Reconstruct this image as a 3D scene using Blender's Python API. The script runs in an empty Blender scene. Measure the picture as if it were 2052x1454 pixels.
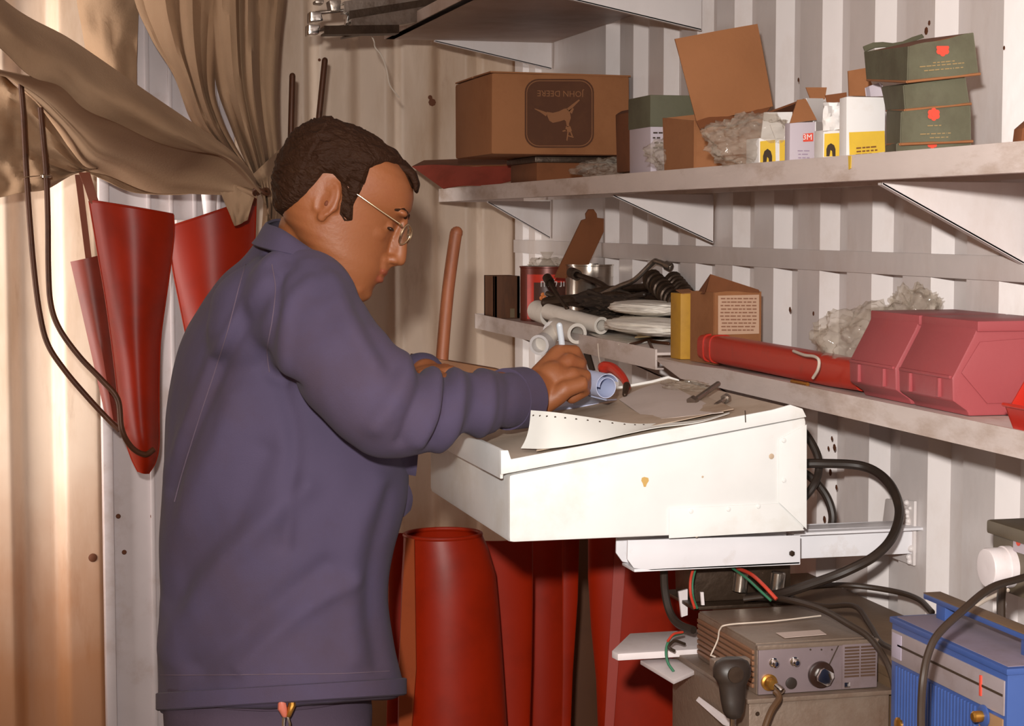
import bpy, bmesh, math, random
from mathutils import Vector, Matrix, noise
from math import sin, cos, pi, radians, atan, tan, sqrt

random.seed(3)
SC = bpy.context.scene
COL = SC.collection

# ---------------------------------------------------------------- camera, world, lights, exposure
CAMZ = 1.5
FPX = 3800.0
TH = atan(280 / FPX)                       # pitch down
PSI = atan(986 * cos(TH) / FPX)            # yaw right of the container's long axis (+Y)
fh = Vector((sin(PSI), cos(PSI), 0))
RR = Vector((cos(PSI), -sin(PSI), 0))
FF = fh * cos(TH) + Vector((0, 0, -sin(TH)))
UU = fh * sin(TH) + Vector((0, 0, cos(TH)))
CP = Vector((0, 0, CAMZ))
cam = bpy.data.cameras.new('camera')
camo = bpy.data.objects.new('camera', cam)
COL.objects.link(camo)
mw = Matrix((RR, UU, -FF)).transposed().to_4x4()
mw.translation = CP
camo.matrix_world = mw
cam.sensor_width = 36
cam.lens = FPX / 2052 * 36
cam.clip_start = 0.05
SC.camera = camo

world = bpy.data.worlds.new('world')
SC.world = world
world.use_nodes = True
bg = world.node_tree.nodes['Background']
bg.inputs['Color'].default_value = (1.0, 0.55, 0.30, 1)
bg.inputs['Strength'].default_value = 0.20


def area(name, loc, target, size, power, color, shape='DISK', size_y=None):
    l = bpy.data.lights.new(name, 'AREA')
    l.shape = shape
    l.size = size
    if size_y:
        l.size_y = size_y
    l.energy = power
    l.color = color
    o = bpy.data.objects.new(name, l)
    COL.objects.link(o)
    o.location = loc
    o.rotation_euler = (Vector(target) - Vector(loc)).to_track_quat('-Z', 'Y').to_euler()
    return o


area('flash', (-0.07, 0.0, CAMZ + 0.17), (0.75, 2.8, 1.25), 0.06, 69, (1.0, 0.955, 0.905))
dl = area('daylight_from_open_side', (-0.8, 4.42, 1.42), (0.02, 4.82, 1.42), 0.5, 13, (1.0, 0.94, 0.88), 'RECTANGLE', 1.5)
dl.data.spread = radians(95)

vs = SC.view_settings
vs.view_transform = 'Standard'
vs.look = 'None'
vs.exposure = 0.1
vs.gamma = 1.0
vs.use_curve_mapping = False


# ---------------------------------------------------------------- measuring helpers
def ray(px, py):
    return FF + RR * ((px - 1026) / FPX) + UU * ((727 - py) / FPX)


def Q(px, py, Y):
    d = ray(px, py)
    return CP + d * (Y / d.y)


def QX(px, py, X):
    d = ray(px, py)
    return CP + d * (X / d.x)


def QZ(px, py, z):
    d = ray(px, py)
    return CP + d * ((z - CAMZ) / d.z)


def V(*a):
    return Vector(a)


# ---------------------------------------------------------------- materials
def lin(c):
    r = []
    for x in c[:3]:
        x /= 255.0
        r.append(x / 12.92 if x <= 0.04045 else ((x + 0.055) / 1.055) ** 2.4)
    return (r[0], r[1], r[2], 1)


MATS = {}


def mat(name, rgb, rough=0.6, metal=0.0, dirt=None, bump=None, spec=0.5, coat=0.0, dirt2=None, stretch=None, trans=0.0, alpha=1.0, sheen=0.0, sss=0.0):
    """dirt=(rgb, amount, scale[, threshold]); bump=(scale, strength)"""
    if name in MATS:
        return MATS[name]
    m = bpy.data.materials.new(name)
    m.use_nodes = True
    nt = m.node_tree
    n, l = nt.nodes, nt.links
    b = n['Principled BSDF']
    b.inputs['Roughness'].default_value = rough
    b.inputs['Metallic'].default_value = metal
    b.inputs['Specular IOR Level'].default_value = spec
    b.inputs['Coat Weight'].default_value = coat
    b.inputs['Transmission Weight'].default_value = trans
    b.inputs['Alpha'].default_value = alpha
    b.inputs['Sheen Weight'].default_value = sheen
    if sss:
        b.inputs['Subsurface Weight'].default_value = sss
        b.inputs['Subsurface Radius'].default_value = (0.012, 0.005, 0.003)
        b.inputs['Subsurface Scale'].default_value = 0.5
    tc = n.new('ShaderNodeTexCoord')
    src = tc.outputs['Object']
    if stretch:
        mp = n.new('ShaderNodeMapping')
        mp.inputs['Scale'].default_value = stretch
        l.new(src, mp.inputs[0])
        src = mp.outputs[0]
    # slight overall mottling so that no surface is one flat value
    nz = n.new('ShaderNodeTexNoise')
    nz.inputs['Scale'].default_value = 14
    nz.inputs['Detail'].default_value = 4
    l.new(src, nz.inputs['Vector'])
    mx = n.new('ShaderNodeMix')
    mx.data_type = 'RGBA'
    c = lin(rgb)
    mx.inputs[6].default_value = tuple(x * 0.90 for x in c[:3]) + (1,)
    mx.inputs[7].default_value = tuple(min(1, x * 1.08) for x in c[:3]) + (1,)
    l.new(nz.outputs['Fac'], mx.inputs[0])
    out = mx.outputs[2]
    for d in (dirt, dirt2):
        if not d:
            continue
        th = d[3] if len(d) > 3 else 0.5
        nd = n.new('ShaderNodeTexNoise')
        nd.inputs['Scale'].default_value = d[2]
        nd.inputs['Detail'].default_value = 7
        nd.inputs['Roughness'].default_value = 0.65
        l.new(src, nd.inputs['Vector'])
        rp = n.new('ShaderNodeMapRange')
        rp.inputs['From Min'].default_value = th
        rp.inputs['From Max'].default_value = th + 0.22
        rp.inputs['To Max'].default_value = d[1]
        l.new(nd.outputs['Fac'], rp.inputs[0])
        m2 = n.new('ShaderNodeMix')
        m2.data_type = 'RGBA'
        l.new(rp.outputs[0], m2.inputs[0])
        l.new(out, m2.inputs[6])
        m2.inputs[7].default_value = lin(d[0])
        out = m2.outputs[2]
    l.new(out, b.inputs['Base Color'])
    if bump:
        nb = n.new('ShaderNodeTexNoise')
        nb.inputs['Scale'].default_value = bump[0]
        nb.inputs['Detail'].default_value = 5
        l.new(src, nb.inputs['Vector'])
        bp = n.new('ShaderNodeBump')
        bp.inputs['Strength'].default_value = bump[1]
        bp.inputs['Distance'].default_value = 0.01
        l.new(nb.outputs['Fac'], bp.inputs['Height'])
        l.new(bp.outputs[0], b.inputs['Normal'])
    MATS[name] = m
    return m


def clear_mat(name, tint, rough=0.12, body=0.35, bump=60):
    """crinkled clear polythene: mostly transparent film with glossy glints"""
    if name in MATS:
        return MATS[name]
    m = bpy.data.materials.new(name)
    m.use_nodes = True
    nt = m.node_tree
    n, l = nt.nodes, nt.links
    b = n['Principled BSDF']
    b.inputs['Base Color'].default_value = lin(tint)
    b.inputs['Roughness'].default_value = rough
    tc = n.new('ShaderNodeTexCoord')
    nb = n.new('ShaderNodeTexNoise')
    nb.inputs['Scale'].default_value = bump
    nb.inputs['Detail'].default_value = 3
    l.new(tc.outputs['Object'], nb.inputs['Vector'])
    bp = n.new('ShaderNodeBump')
    bp.inputs['Strength'].default_value = 0.7
    bp.inputs['Distance'].default_value = 0.01
    l.new(nb.outputs['Fac'], bp.inputs['Height'])
    l.new(bp.outputs[0], b.inputs['Normal'])
    t = n.new('ShaderNodeBsdfTransparent')
    t.inputs['Color'].default_value = (0.95, 0.93, 0.9, 1)
    mx = n.new('ShaderNodeMixShader')
    mx.inputs[0].default_value = body
    l.new(t.outputs[0], mx.inputs[1])
    l.new(b.outputs[0], mx.inputs[2])
    l.new(mx.outputs[0], n['Material Output'].inputs['Surface'])
    MATS[name] = m
    return m


BROWN = (120, 84, 50)
m_wall = mat('white_wall_paint', (222, 214, 212), 0.35, dirt=((165, 140, 120), 0.35, 7, 0.52), dirt2=((110, 60, 25), 0.8, 30, 0.72), bump=(40, 0.05), stretch=(1, 1, .5))
m_shelf = mat('dusty_white_shelf_paint', (212, 198, 192), 0.5, dirt=((150, 118, 88), 0.65, 10, 0.5), bump=(60, 0.08), stretch=(1, .6, 2))
m_shelf_top = mat('dusty_shelf_top', (170, 148, 125), 0.8, dirt=((110, 80, 52), 0.8, 14, 0.42))
m_desk = mat('white_desk_enamel', (238, 238, 236), 0.32, dirt=((205, 195, 178), 0.6, 5, 0.52), dirt2=((190, 160, 90), 0.7, 22, 0.74), bump=(30, 0.03))
m_desk_top = mat('worn_desk_top', (206, 190, 172), 0.5, dirt=((160, 132, 104), 0.6, 9, 0.48))
m_canvas = mat('beige_canvas', (160, 130, 102), 0.9, dirt=((124, 88, 58), 0.5, 1.3, 0.44), bump=(220, 0.12))
m_red = mat('red_enamel', (152, 32, 3), 0.42, dirt=((104, 22, 4), 0.5, 6, 0.5), bump=(9, 0.06), spec=0.3)
m_redtool = mat('red_tool_paint', (178, 46, 30), 0.38, dirt=((120, 50, 40), 0.6, 30, 0.58))
m_redplastic = mat('red_plastic', (190, 38, 22), 0.4)
m_pink = mat('rose_pink_plastic', (160, 74, 78), 0.45, dirt=((170, 70, 70), 0.4, 20, 0.55), bump=(150, 0.03))
m_card = mat('brown_cardboard', (150, 98, 60), 0.85, dirt=((124, 74, 38), 0.55, 8, 0.48), bump=(90, 0.08))
m_card_dark = mat('inner_cardboard', (120, 70, 38), 0.9, dirt=((80, 44, 20), 0.5, 12, 0.5))
m_green = mat('dull_green_carton', (96, 94, 74), 0.75, dirt=((70, 62, 46), 0.6, 12, 0.45), bump=(60, 0.1))
m_wcard = mat('white_carton', (226, 222, 220), 0.6, dirt=((196, 178, 160), 0.45, 14, 0.52))
m_lilac = mat('pale_lilac_carton', (188, 176, 184), 0.6, dirt=((160, 140, 130), 0.45, 14, 0.52))
m_yellow = mat('yellow_print', (222, 182, 56), 0.55, dirt=((190, 150, 60), 0.4, 20, 0.5))
m_ink = mat('dark_print', (56, 40, 26), 0.7)
m_logo = mat('brown_print', (84, 46, 22), 0.8, dirt=((100, 60, 30), 0.5, 20, 0.5))
m_logo_light = mat('pale_brown_print', (140, 92, 58), 0.8)
m_redink = mat('red_print', (214, 74, 54), 0.6)
m_steel = mat('worn_steel', (150, 138, 128), 0.32, metal=0.85, dirt=((90, 66, 46), 0.6, 24, 0.5), bump=(80, 0.1))
m_dsteel = mat('dark_oily_steel', (70, 54, 42), 0.42, metal=0.55, dirt=((44, 30, 20), 0.6, 26, 0.45), bump=(70, 0.12))
m_chrome = mat('chrome', (215, 210, 205), 0.15, metal=1.0)
m_tin = mat('tin_plate', (190, 180, 170), 0.22, metal=0.95, dirt=((120, 90, 60), 0.5, 18, 0.52))
m_rod = mat('rusty_brown_rod', (86, 50, 30), 0.5, metal=0.3, dirt=((52, 28, 14), 0.6, 30, 0.5))
m_wood = mat('brown_wood_handle', (146, 84, 52), 0.55, dirt=((96, 50, 26), 0.7, 9, 0.45), stretch=(4, 4, .6))
m_plank = mat('brown_plank', (128, 84, 50), 0.7, dirt=((84, 50, 26), 0.6, 9, 0.45))
m_pvc = mat('off_white_plastic_pipe', (234, 226, 216), 0.4, dirt=((188, 172, 150), 0.4, 24, 0.52))
m_bag = mat('white_plastic_sack', (236, 230, 220), 0.45, dirt=((180, 164, 140), 0.5, 12, 0.55), bump=(30, 0.3))
m_rubber = mat('black_rubber', (46, 36, 30), 0.45, dirt=((70, 54, 42), 0.4, 30, 0.5))
m_cable = mat('dark_cable', (52, 38, 28), 0.5)
m_paper = mat('white_paper', (236, 236, 230), 0.7, dirt=((214, 206, 190), 0.3, 10, 0.55))
m_bluepaper = mat('pale_blue_paper', (192, 200, 228), 0.6)
m_oldpaper = mat('stained_paper', (190, 170, 150), 0.75, dirt=((140, 108, 78), 0.6, 9, 0.48))
m_radio = mat('grey_brown_hammered_paint', (126, 108, 94), 0.45, metal=0.25, dirt=((96, 62, 40), 0.6, 10, 0.5), bump=(160, 0.1))
m_radiofront = mat('grey_front_panel', (134, 118, 120), 0.4, metal=0.3, dirt=((104, 84, 70), 0.4, 22, 0.52))
m_case = mat('brown_grey_case', (112, 88, 66), 0.6, dirt=((84, 58, 38), 0.5, 8, 0.5), bump=(120, 0.06))
m_blue = mat('blue_paint', (58, 84, 144), 0.4, dirt=((46, 66, 120), 0.5, 14, 0.5))
m_bluestrip = mat('grey_scale_strip', (150, 138, 140), 0.4, dirt=((120, 100, 90), 0.5, 20, 0.5))
m_skin = mat('tanned_skin', (144, 86, 50), 0.5, dirt=((130, 66, 38), 0.45, 16, 0.5), bump=(260, 0.06), sss=0.12)
m_lip = mat('lip_skin', (142, 74, 50), 0.45)
m_hair = mat('dark_brown_hair', (46, 24, 9), 0.7, dirt=((78, 52, 32), 0.45, 22, 0.56), bump=(120, 0.4), stretch=(1, 1, 2.5), spec=0.2)
m_jacket = mat('blue_work_cotton', (75, 65, 90), 0.9, dirt=((72, 56, 68), 0.6, 5, 0.45), bump=(500, 0.08), sheen=0.02)
m_trouser = mat('dark_blue_work_cotton', (72, 58, 74), 0.9, bump=(400, 0.1))
m_boot = mat('dark_leather', (50, 36, 28), 0.5)
m_gold = mat('gold_wire', (244, 224, 186), 0.25, metal=1.0)
m_brass = mat('brass', (205, 150, 70), 0.3, metal=0.9)
m_string = mat('white_string', (205, 190, 175), 0.8)
m_green_w = mat('green_wire', (50, 110, 80), 0.5)
m_red_w = mat('red_wire', (190, 60, 40), 0.5)
m_white_p = mat('white_plastic', (226, 216, 216), 0.4, dirt=((190, 170, 160), 0.3, 20, 0.5))
m_socket = mat('grey_green_plastic', (104, 92, 74), 0.5, dirt=((80, 64, 46), 0.5, 16, 0.5))
m_floor = mat('steel_floor', (92, 74, 58), 0.7, dirt=((60, 44, 30), 0.6, 3, 0.45), bump=(20, 0.1))
m_poly = clear_mat('clear_polythene', (205, 195, 182), 0.12, 0.24, 25)
m_glass = clear_mat('lens_glass', (180, 170, 150), 0.03, 0.12, 1)

# far wall: cream paint, brown stains that gather low down and in the grooves' runs
m_far = mat('stained_cream_wall', (206, 184, 164), 0.5, dirt=((150, 112, 72), 0.55, 2.6, 0.48), dirt2=((120, 80, 46), 0.5, 12, 0.6), stretch=(1.6, 1, .35))
_nt = m_far.node_tree
_b = _nt.nodes['Principled BSDF']
_src = _b.inputs['Base Color'].links[0].from_socket
_tc = _nt.nodes.new('ShaderNodeTexCoord')
_sp = _nt.nodes.new('ShaderNodeSeparateXYZ')
_nt.links.new(_tc.outputs['Object'], _sp.inputs[0])
_nz = _nt.nodes.new('ShaderNodeTexNoise')
_nz.inputs['Scale'].default_value = 4
_nz.inputs['Detail'].default_value = 6
_nt.links.new(_tc.outputs['Object'], _nz.inputs['Vector'])
_ad = _nt.nodes.new('ShaderNodeMath')
_ad.operation = 'MULTIPLY_ADD'
_nt.links.new(_nz.outputs['Fac'], _ad.inputs[0])
_ad.inputs[1].default_value = 0.6
_nt.links.new(_sp.outputs['Z'], _ad.inputs[2])
_mr = _nt.nodes.new('ShaderNodeMapRange')
_mr.inputs['From Min'].default_value = 1.30
_mr.inputs['From Max'].default_value = 0.72
_mr.inputs['To Max'].default_value = 0.85
_nt.links.new(_ad.outputs[0], _mr.inputs[0])
_mx = _nt.nodes.new('ShaderNodeMix')
_mx.data_type = 'RGBA'
_nt.links.new(_mr.outputs[0], _mx.inputs[0])
_nt.links.new(_src, _mx.inputs[6])
_mx.inputs[7].default_value = lin((160, 100, 52))
_nt.links.new(_mx.outputs[2], _b.inputs['Base Color'])


# ---------------------------------------------------------------- mesh builder
class MB:
    def __init__(s):
        s.v, s.f, s.m = [], [], []

    def add(s, vs_, fs, mi=0, M=None):
        o = len(s.v)
        for p in vs_:
            p = Vector(p)
            s.v.append(M @ p if M else p)
        for f in fs:
            s.f.append(tuple(i + o for i in f))
            s.m.append(mi)
        return s

    def mesh(s, name):
        me = bpy.data.meshes.new(name)
        me.from_pydata([tuple(p) for p in s.v], [], s.f)
        me.update()
        for i, p in enumerate(me.polygons):
            p.material_index = s.m[i]
        return me

    def build(s, name, mats, parent=None, smooth=35, fix=True):
        me = s.mesh(name)
        if fix:
            bm = bmesh.new()
            bm.from_mesh(me)
            bmesh.ops.recalc_face_normals(bm, faces=bm.faces)
            bm.to_mesh(me)
            bm.free()
        return link(name, me, mats, parent, smooth)

    # ---- primitives
    def box(s, p0, p1, bev=0.002, mi=0, M=None, jit=0.0):
        bm = bmesh.new()
        bmesh.ops.create_cube(bm, size=1)
        c = [(a + b) / 2 for a, b in zip(p0, p1)]
        d = [abs(b - a) for a, b in zip(p0, p1)]
        for v in bm.verts:
            v.co = Vector((v.co.x * d[0] + c[0], v.co.y * d[1] + c[1], v.co.z * d[2] + c[2]))
            if jit:
                v.co += Vector([random.uniform(-jit, jit) for _ in range(3)])
        if bev:
            bmesh.ops.bevel(bm, geom=list(bm.edges), offset=min(bev, min(d) * .45), segments=2, affect='EDGES', profile=.6)
        s._bm(bm, mi, M)
        return s

    def _bm(s, bm, mi, M):
        bm.verts.ensure_lookup_table()
        bm.verts.index_update()
        s.add([v.co.copy() for v in bm.verts], [[v.index for v in f.verts] for f in bm.faces], mi, M)
        bm.free()

    def prism(s, poly, depth, mi=0, M=None, bev=0.0):
        """poly: list of 3D points (planar), depth: Vector to extrude by"""
        n = len(poly)
        bm = bmesh.new()
        a = [bm.verts.new(p) for p in poly]
        b = [bm.verts.new(Vector(p) + Vector(depth)) for p in poly]
        bm.faces.new(a)
        bm.faces.new(b[::-1])
        for i in range(n):
            j = (i + 1) % n
            bm.faces.new((a[j], a[i], b[i], b[j]))
        bmesh.ops.recalc_face_normals(bm, faces=bm.faces)
        if bev:
            bmesh.ops.bevel(bm, geom=list(bm.edges), offset=bev, segments=2, affect='EDGES', profile=.6)
        s._bm(bm, mi, M)
        return s

    def tube(s, pts, r, seg=10, mi=0, caps=True, round_=False, flat=1.0, up=None, M=None):
        pts = [Vector(p) for p in pts]
        n = len(pts)
        rs = [r] * n if not isinstance(r, (list, tuple)) else list(r)
        if round_:
            # add rounded end rings
            def ends(p, q, rad):
                d = (p - q).normalized()
                return [(p + d * rad * sin(a), rad * cos(a)) for a in (pi * .47, pi * .36, pi * .2)]
            e0 = ends(pts[0], pts[1], rs[0])
            e1 = ends(pts[-1], pts[-2], rs[-1])[::-1]
            pts = [a for a, _ in e0] + pts + [a for a, _ in e1]
            rs = [b for _, b in e0] + rs + [b for _, b in e1]
            n = len(pts)
        T = []
        for i in range(n):
            a = pts[max(0, i - 1)]
            b = pts[min(n - 1, i + 1)]
            t = (b - a)
            T.append(t.normalized() if t.length > 1e-9 else Vector((0, 0, 1)))
        u = Vector(up) if up else Vector((0, 0, 1))
        if abs(u.dot(T[0])) > .95:
            u = Vector((1, 0, 0)) if not up else Vector((0, 1, 0))
        vs_, fs = [], []
        N = (u - T[0] * u.dot(T[0])).normalized()
        for i in range(n):
            N = (N - T[i] * N.dot(T[i])).normalized()
            B = T[i].cross(N)
            for k in range(seg):
                a = 2 * pi * k / seg
                vs_.append(pts[i] + (N * cos(a) * flat + B * sin(a)) * rs[i])
        for i in range(n - 1):
            for k in range(seg):
                k2 = (k + 1) % seg
                fs.append((i * seg + k, i * seg + k2, (i + 1) * seg + k2, (i + 1) * seg + k))
        if caps:
            fs.append(tuple(range(seg))[::-1])
            fs.append(tuple((n - 1) * seg + k for k in range(seg)))
        s.add(vs_, fs, mi, M)
        return s

    def pipe(s, a, b, ro, ri, seg=20, mi=0):
        """hollow pipe with visible bore"""
        a, b = Vector(a), Vector(b)
        t = (b - a).normalized()
        u = Vector((0, 0, 1)) if abs(t.z) < .9 else Vector((1, 0, 0))
        N = (u - t * u.dot(t)).normalized()
        B = t.cross(N)
        rings = [(a, ri), (a, ro), (b, ro), (b, ri)]
        vs_, fs = [], []
        for p, r in rings:
            for k in range(seg):
                an = 2 * pi * k / seg
                vs_.append(p + (N * cos(an) + B * sin(an)) * r)
        for i in range(4):
            j = (i + 1) % 4
            for k in range(seg):
                k2 = (k + 1) % seg
                fs.append((i * seg + k, i * seg + k2, j * seg + k2, j * seg + k))
        s.add(vs_, fs, mi)
        return s

    def lathe(s, prof, origin, axis=(0, 0, 1), seg=28, mi=0, M=None):
        """prof: list of (r, h) along the axis"""
        o = Vector(origin)
        t = Vector(axis).normalized()
        u = Vector((0, 0, 1)) if abs(t.z) < .9 else Vector((1, 0, 0))
        N = (u - t * u.dot(t)).normalized()
        B = t.cross(N)
        vs_, fs = [], []
        for r, h in prof:
            for k in range(seg):
                a = 2 * pi * k / seg
                vs_.append(o + t * h + (N * cos(a) + B * sin(a)) * r)
        for i in range(len(prof) - 1):
            for k in range(seg):
                k2 = (k + 1) % seg
                fs.append((i * seg + k, i * seg + k2, (i + 1) * seg + k2, (i + 1) * seg + k))
        fs.append(tuple(range(seg))[::-1])
        fs.append(tuple((len(prof) - 1) * seg + k for k in range(seg)))
        s.add(vs_, fs, mi, M)
        return s

    def ell(s, c, rad, M=None, mi=0, sub=3, rot=None):
        bm = bmesh.new()
        bmesh.ops.create_icosphere(bm, subdivisions=sub, radius=1)
        for v in bm.verts:
            p = Vector((v.co.x * rad[0], v.co.y * rad[1], v.co.z * rad[2]))
            if rot is not None:
                p = rot @ p
            v.co = p + Vector(c)
        s._bm(bm, mi, M)
        return s

    def loft(s, rings, mi=0, caps=True, M=None):
        n = len(rings[0])
        vs_ = [p for r in rings for p in r]
        fs = []
        for i in range(len(rings) - 1):
            for k in range(n):
                k2 = (k + 1) % n
                fs.append((i * n + k, i * n + k2, (i + 1) * n + k2, (i + 1) * n + k))
        if caps:
            fs.append(tuple(range(n))[::-1])
            fs.append(tuple((len(rings) - 1) * n + k for k in range(n)))
        s.add(vs_, fs, mi, M)
        return s

    def sheet(s, grid, th=0.002, mi=0):
        """grid[i][j] of points -> closed thin sheet of thickness th"""
        a, b = len(grid), len(grid[0])
        P = [[Vector(p) for p in row] for row in grid]
        vs_, fs = [], []
        nr = []
        for i in range(a):
            for j in range(b):
                du = P[min(a - 1, i + 1)][j] - P[max(0, i - 1)][j]
                dv = P[i][min(b - 1, j + 1)] - P[i][max(0, j - 1)]
                n = du.cross(dv)
                nr.append(n.normalized() if n.length > 1e-12 else Vector((0, 1, 0)))
        for sg in (.5, -.5):
            for i in range(a):
                for j in range(b):
                    vs_.append(P[i][j] + nr[i * b + j] * th * sg)
        o = a * b
        for i in range(a - 1):
            for j in range(b - 1):
                q = (i * b + j, i * b + j + 1, (i + 1) * b + j + 1, (i + 1) * b + j)
                fs.append(q)
                fs.append(tuple(x + o for x in q[::-1]))
        edge = [i * b for i in range(a)] + [(a - 1) * b + j for j in range(1, b)] + [i * b + b - 1 for i in range(a - 2, -1, -1)] + [j for j in range(b - 2, 0, -1)]
        for k in range(len(edge)):
            x, y = edge[k], edge[(k + 1) % len(edge)]
            fs.append((x, y, y + o, x + o))
        s.add(vs_, fs, mi)
        return s

    def quad(s, a, b, c, d, th=0.002, mi=0, nu=1, nv=1, warp=None):
        """thin panel between 4 corners a-b top, d-c bottom"""
        g = []
        for i in range(nv + 1):
            v = i / nv
            row = []
            for j in range(nu + 1):
                u = j / nu
                p = (Vector(a) * (1 - u) + Vector(b) * u) * (1 - v) + (Vector(d) * (1 - u) + Vector(c) * u) * v
                if warp:
                    p = p + warp(u, v)
                row.append(p)
            g.append(row)
        return s.sheet(g, th, mi)


def link(name, me, mats, parent=None, smooth=35):
    if not isinstance(mats, (list, tuple)):
        mats = [mats]
    me.materials.clear()
    for m in mats:
        me.materials.append(m)
    if smooth:
        me.shade_smooth()
        me.set_sharp_from_angle(angle=radians(smooth))
    o = bpy.data.objects.new(name, me)
    COL.objects.link(o)
    if parent is not None:
        o.parent = parent
        root = parent
        o.matrix_parent_inverse = wm(root).inverted()
    return o


def wm(o):
    m = o.matrix_basis.copy()
    if o.parent is not None:
        m = wm(o.parent) @ o.matrix_parent_inverse @ m
    return m


def tag(o, label, cat, group=None, kind=None):
    if label:
        o['label'] = label
    if cat:
        o['category'] = cat
    if group:
        o['group'] = group
    if kind:
        o['kind'] = kind
    return o


def thing(name, label, cat, loc=(0, 0, 0), group=None):
    o = bpy.data.objects.new(name, None)
    COL.objects.link(o)
    o.empty_display_size = .05
    o.location = loc
    return tag(o, label, cat, group)


def struct(name, mb, m, smooth=35, parent=None):
    o = mb.build(name, m, parent, smooth)
    if parent is None:
        o['kind'] = 'structure'
    return o


def spline(pts, n=8):
    """Catmull-Rom through points (any dimension)"""
    P = [Vector(p) for p in pts]
    P = [P[0] * 2 - P[1]] + P + [P[-1] * 2 - P[-2]]
    out = []
    for i in range(1, len(P) - 2):
        a, b, c, d = P[i - 1], P[i], P[i + 1], P[i + 2]
        for k in range(n):
            t = k / n
            out.append(.5 * ((2 * b) + (c - a) * t + (2 * a - 5 * b + 4 * c - d) * t * t + (3 * b - a - 3 * c + d) * t ** 3))
    out.append(P[-2].copy())
    return out


def px_path(pts, n=8):
    """pts: (px, py, Y) -> smoothed world path"""
    return spline([Q(*p) for p in pts], n)


def evaluate(o):
    dg = bpy.context.evaluated_depsgraph_get()
    return bpy.data.meshes.new_from_object(o.evaluated_get(dg))


def remesh(mb, voxel, smooth_it=4, fac=.5):
    """join overlapping closed shapes into ONE continuous surface"""
    me = mb.mesh('tmp')
    o = bpy.data.objects.new('tmp', me)
    COL.objects.link(o)
    r = o.modifiers.new('r', 'REMESH')
    r.mode = 'VOXEL'
    r.voxel_size = voxel
    s = o.modifiers.new('s', 'SMOOTH')
    s.iterations = smooth_it
    s.factor = fac
    out = evaluate(o)
    bpy.data.objects.remove(o)
    bpy.data.meshes.remove(me)
    return out


def crumple(c, rad, seed, amp=.35, sub=4, M=None, flatbottom=None):
    """crumpled bag-like lump as (verts, faces)"""
    bm = bmesh.new()
    bmesh.ops.create_icosphere(bm, subdivisions=sub, radius=1)
    off = Vector((seed * 3.1, seed * 1.7, seed * .9))
    for v in bm.verts:
        p = v.co.copy()
        k = 1 + amp * noise.noise(p * 1.6 + off) + amp * .6 * (abs(noise.noise(p * 3.7 + off)) - .2) + amp * .35 * (abs(noise.noise(p * 9 + off)) - .2)
        q = Vector((p.x * rad[0], p.y * rad[1], p.z * rad[2])) * k
        q += Vector(c)
        if flatbottom is not None and q.z < flatbottom:
            q.z = flatbottom + (q.z - flatbottom) * .05
        v.co = q
    bm.verts.index_update()
    r = ([v.co.copy() for v in bm.verts], [[v.index for v in f.verts] for f in bm.faces])
    bm.free()
    return r


def text_mb(mb, body, origin, right, up, size, th=.0004, mi=0, res=2, center=True, font=None):
    """flat printed lettering: text converted to mesh, laid in the plane (right, up)"""
    c = bpy.data.curves.new('t', 'FONT')
    c.body = body
    c.size = size
    c.resolution_u = res
    c.extrude = th
    if center:
        c.align_x = 'CENTER'
        c.align_y = 'CENTER'
    o = bpy.data.objects.new('t', c)
    COL.objects.link(o)
    me = evaluate(o)
    r, u = Vector(right).normalized(), Vector(up).normalized()
    n = r.cross(u)
    M = Matrix((r, u, n)).transposed().to_4x4()
    M.translation = Vector(origin)
    mb.add([v.co.copy() for v in me.vertices], [tuple(p.vertices) for p in me.polygons], mi, M)
    bpy.data.objects.remove(o)
    bpy.data.meshes.remove(me)
    return mb

# ================================================================ SETTING
WX = 1.25          # crest plane of the right wall
FY = 4.80          # far wall
ZC = 2.38

# right wall: corrugated sheet, recesses every 0.194 m, plus one flat stretch near the far corner
def right_profile():
    pts = []
    starts = [3.816 - .194 * k for k in range(-1, 26)]          # far edge of each recess
    ys = []
    for y in [4.72, 4.60] + starts:
        ys.append(y)
    ys = sorted(set(round(y, 4) for y in ys), reverse=True)
    pts.append((WX, FY))
    for y in ys:
        dd = .026 if y < 4.5 else .02
        w = .105 if y < 4.5 else .06
        pts += [(WX, y), (WX + dd, y - .02), (WX + dd, y - w + .02), (WX, y - w)]
    return pts

prof = right_profile()
mb = MB()
zz = [0, .4, .8, 1.2, 1.6, 2.0, ZC]
vs_, fs = [], []
n = len(prof)
for z in zz:
    for x, y in prof:
        vs_.append((x, y, z))
    for x, y in prof[::-1]:
        vs_.append((WX + .045, y, z))
m2 = 2 * n
for i in range(len(zz) - 1):
    for k in range(m2):
        k2 = (k + 1) % m2
        fs.append((i * m2 + k, i * m2 + k2, (i + 1) * m2 + k2, (i + 1) * m2 + k))
mb.add(vs_, fs)
wr = struct('wall_right', mb, m_wall, smooth=20)

# flat rail welded across the crests
mb = MB()
mb.box((WX - .004, -0.6, 1.424), (WX + .001, 4.80, 1.457), .001)
struct('trim_1', mb, m_wall)

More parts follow.
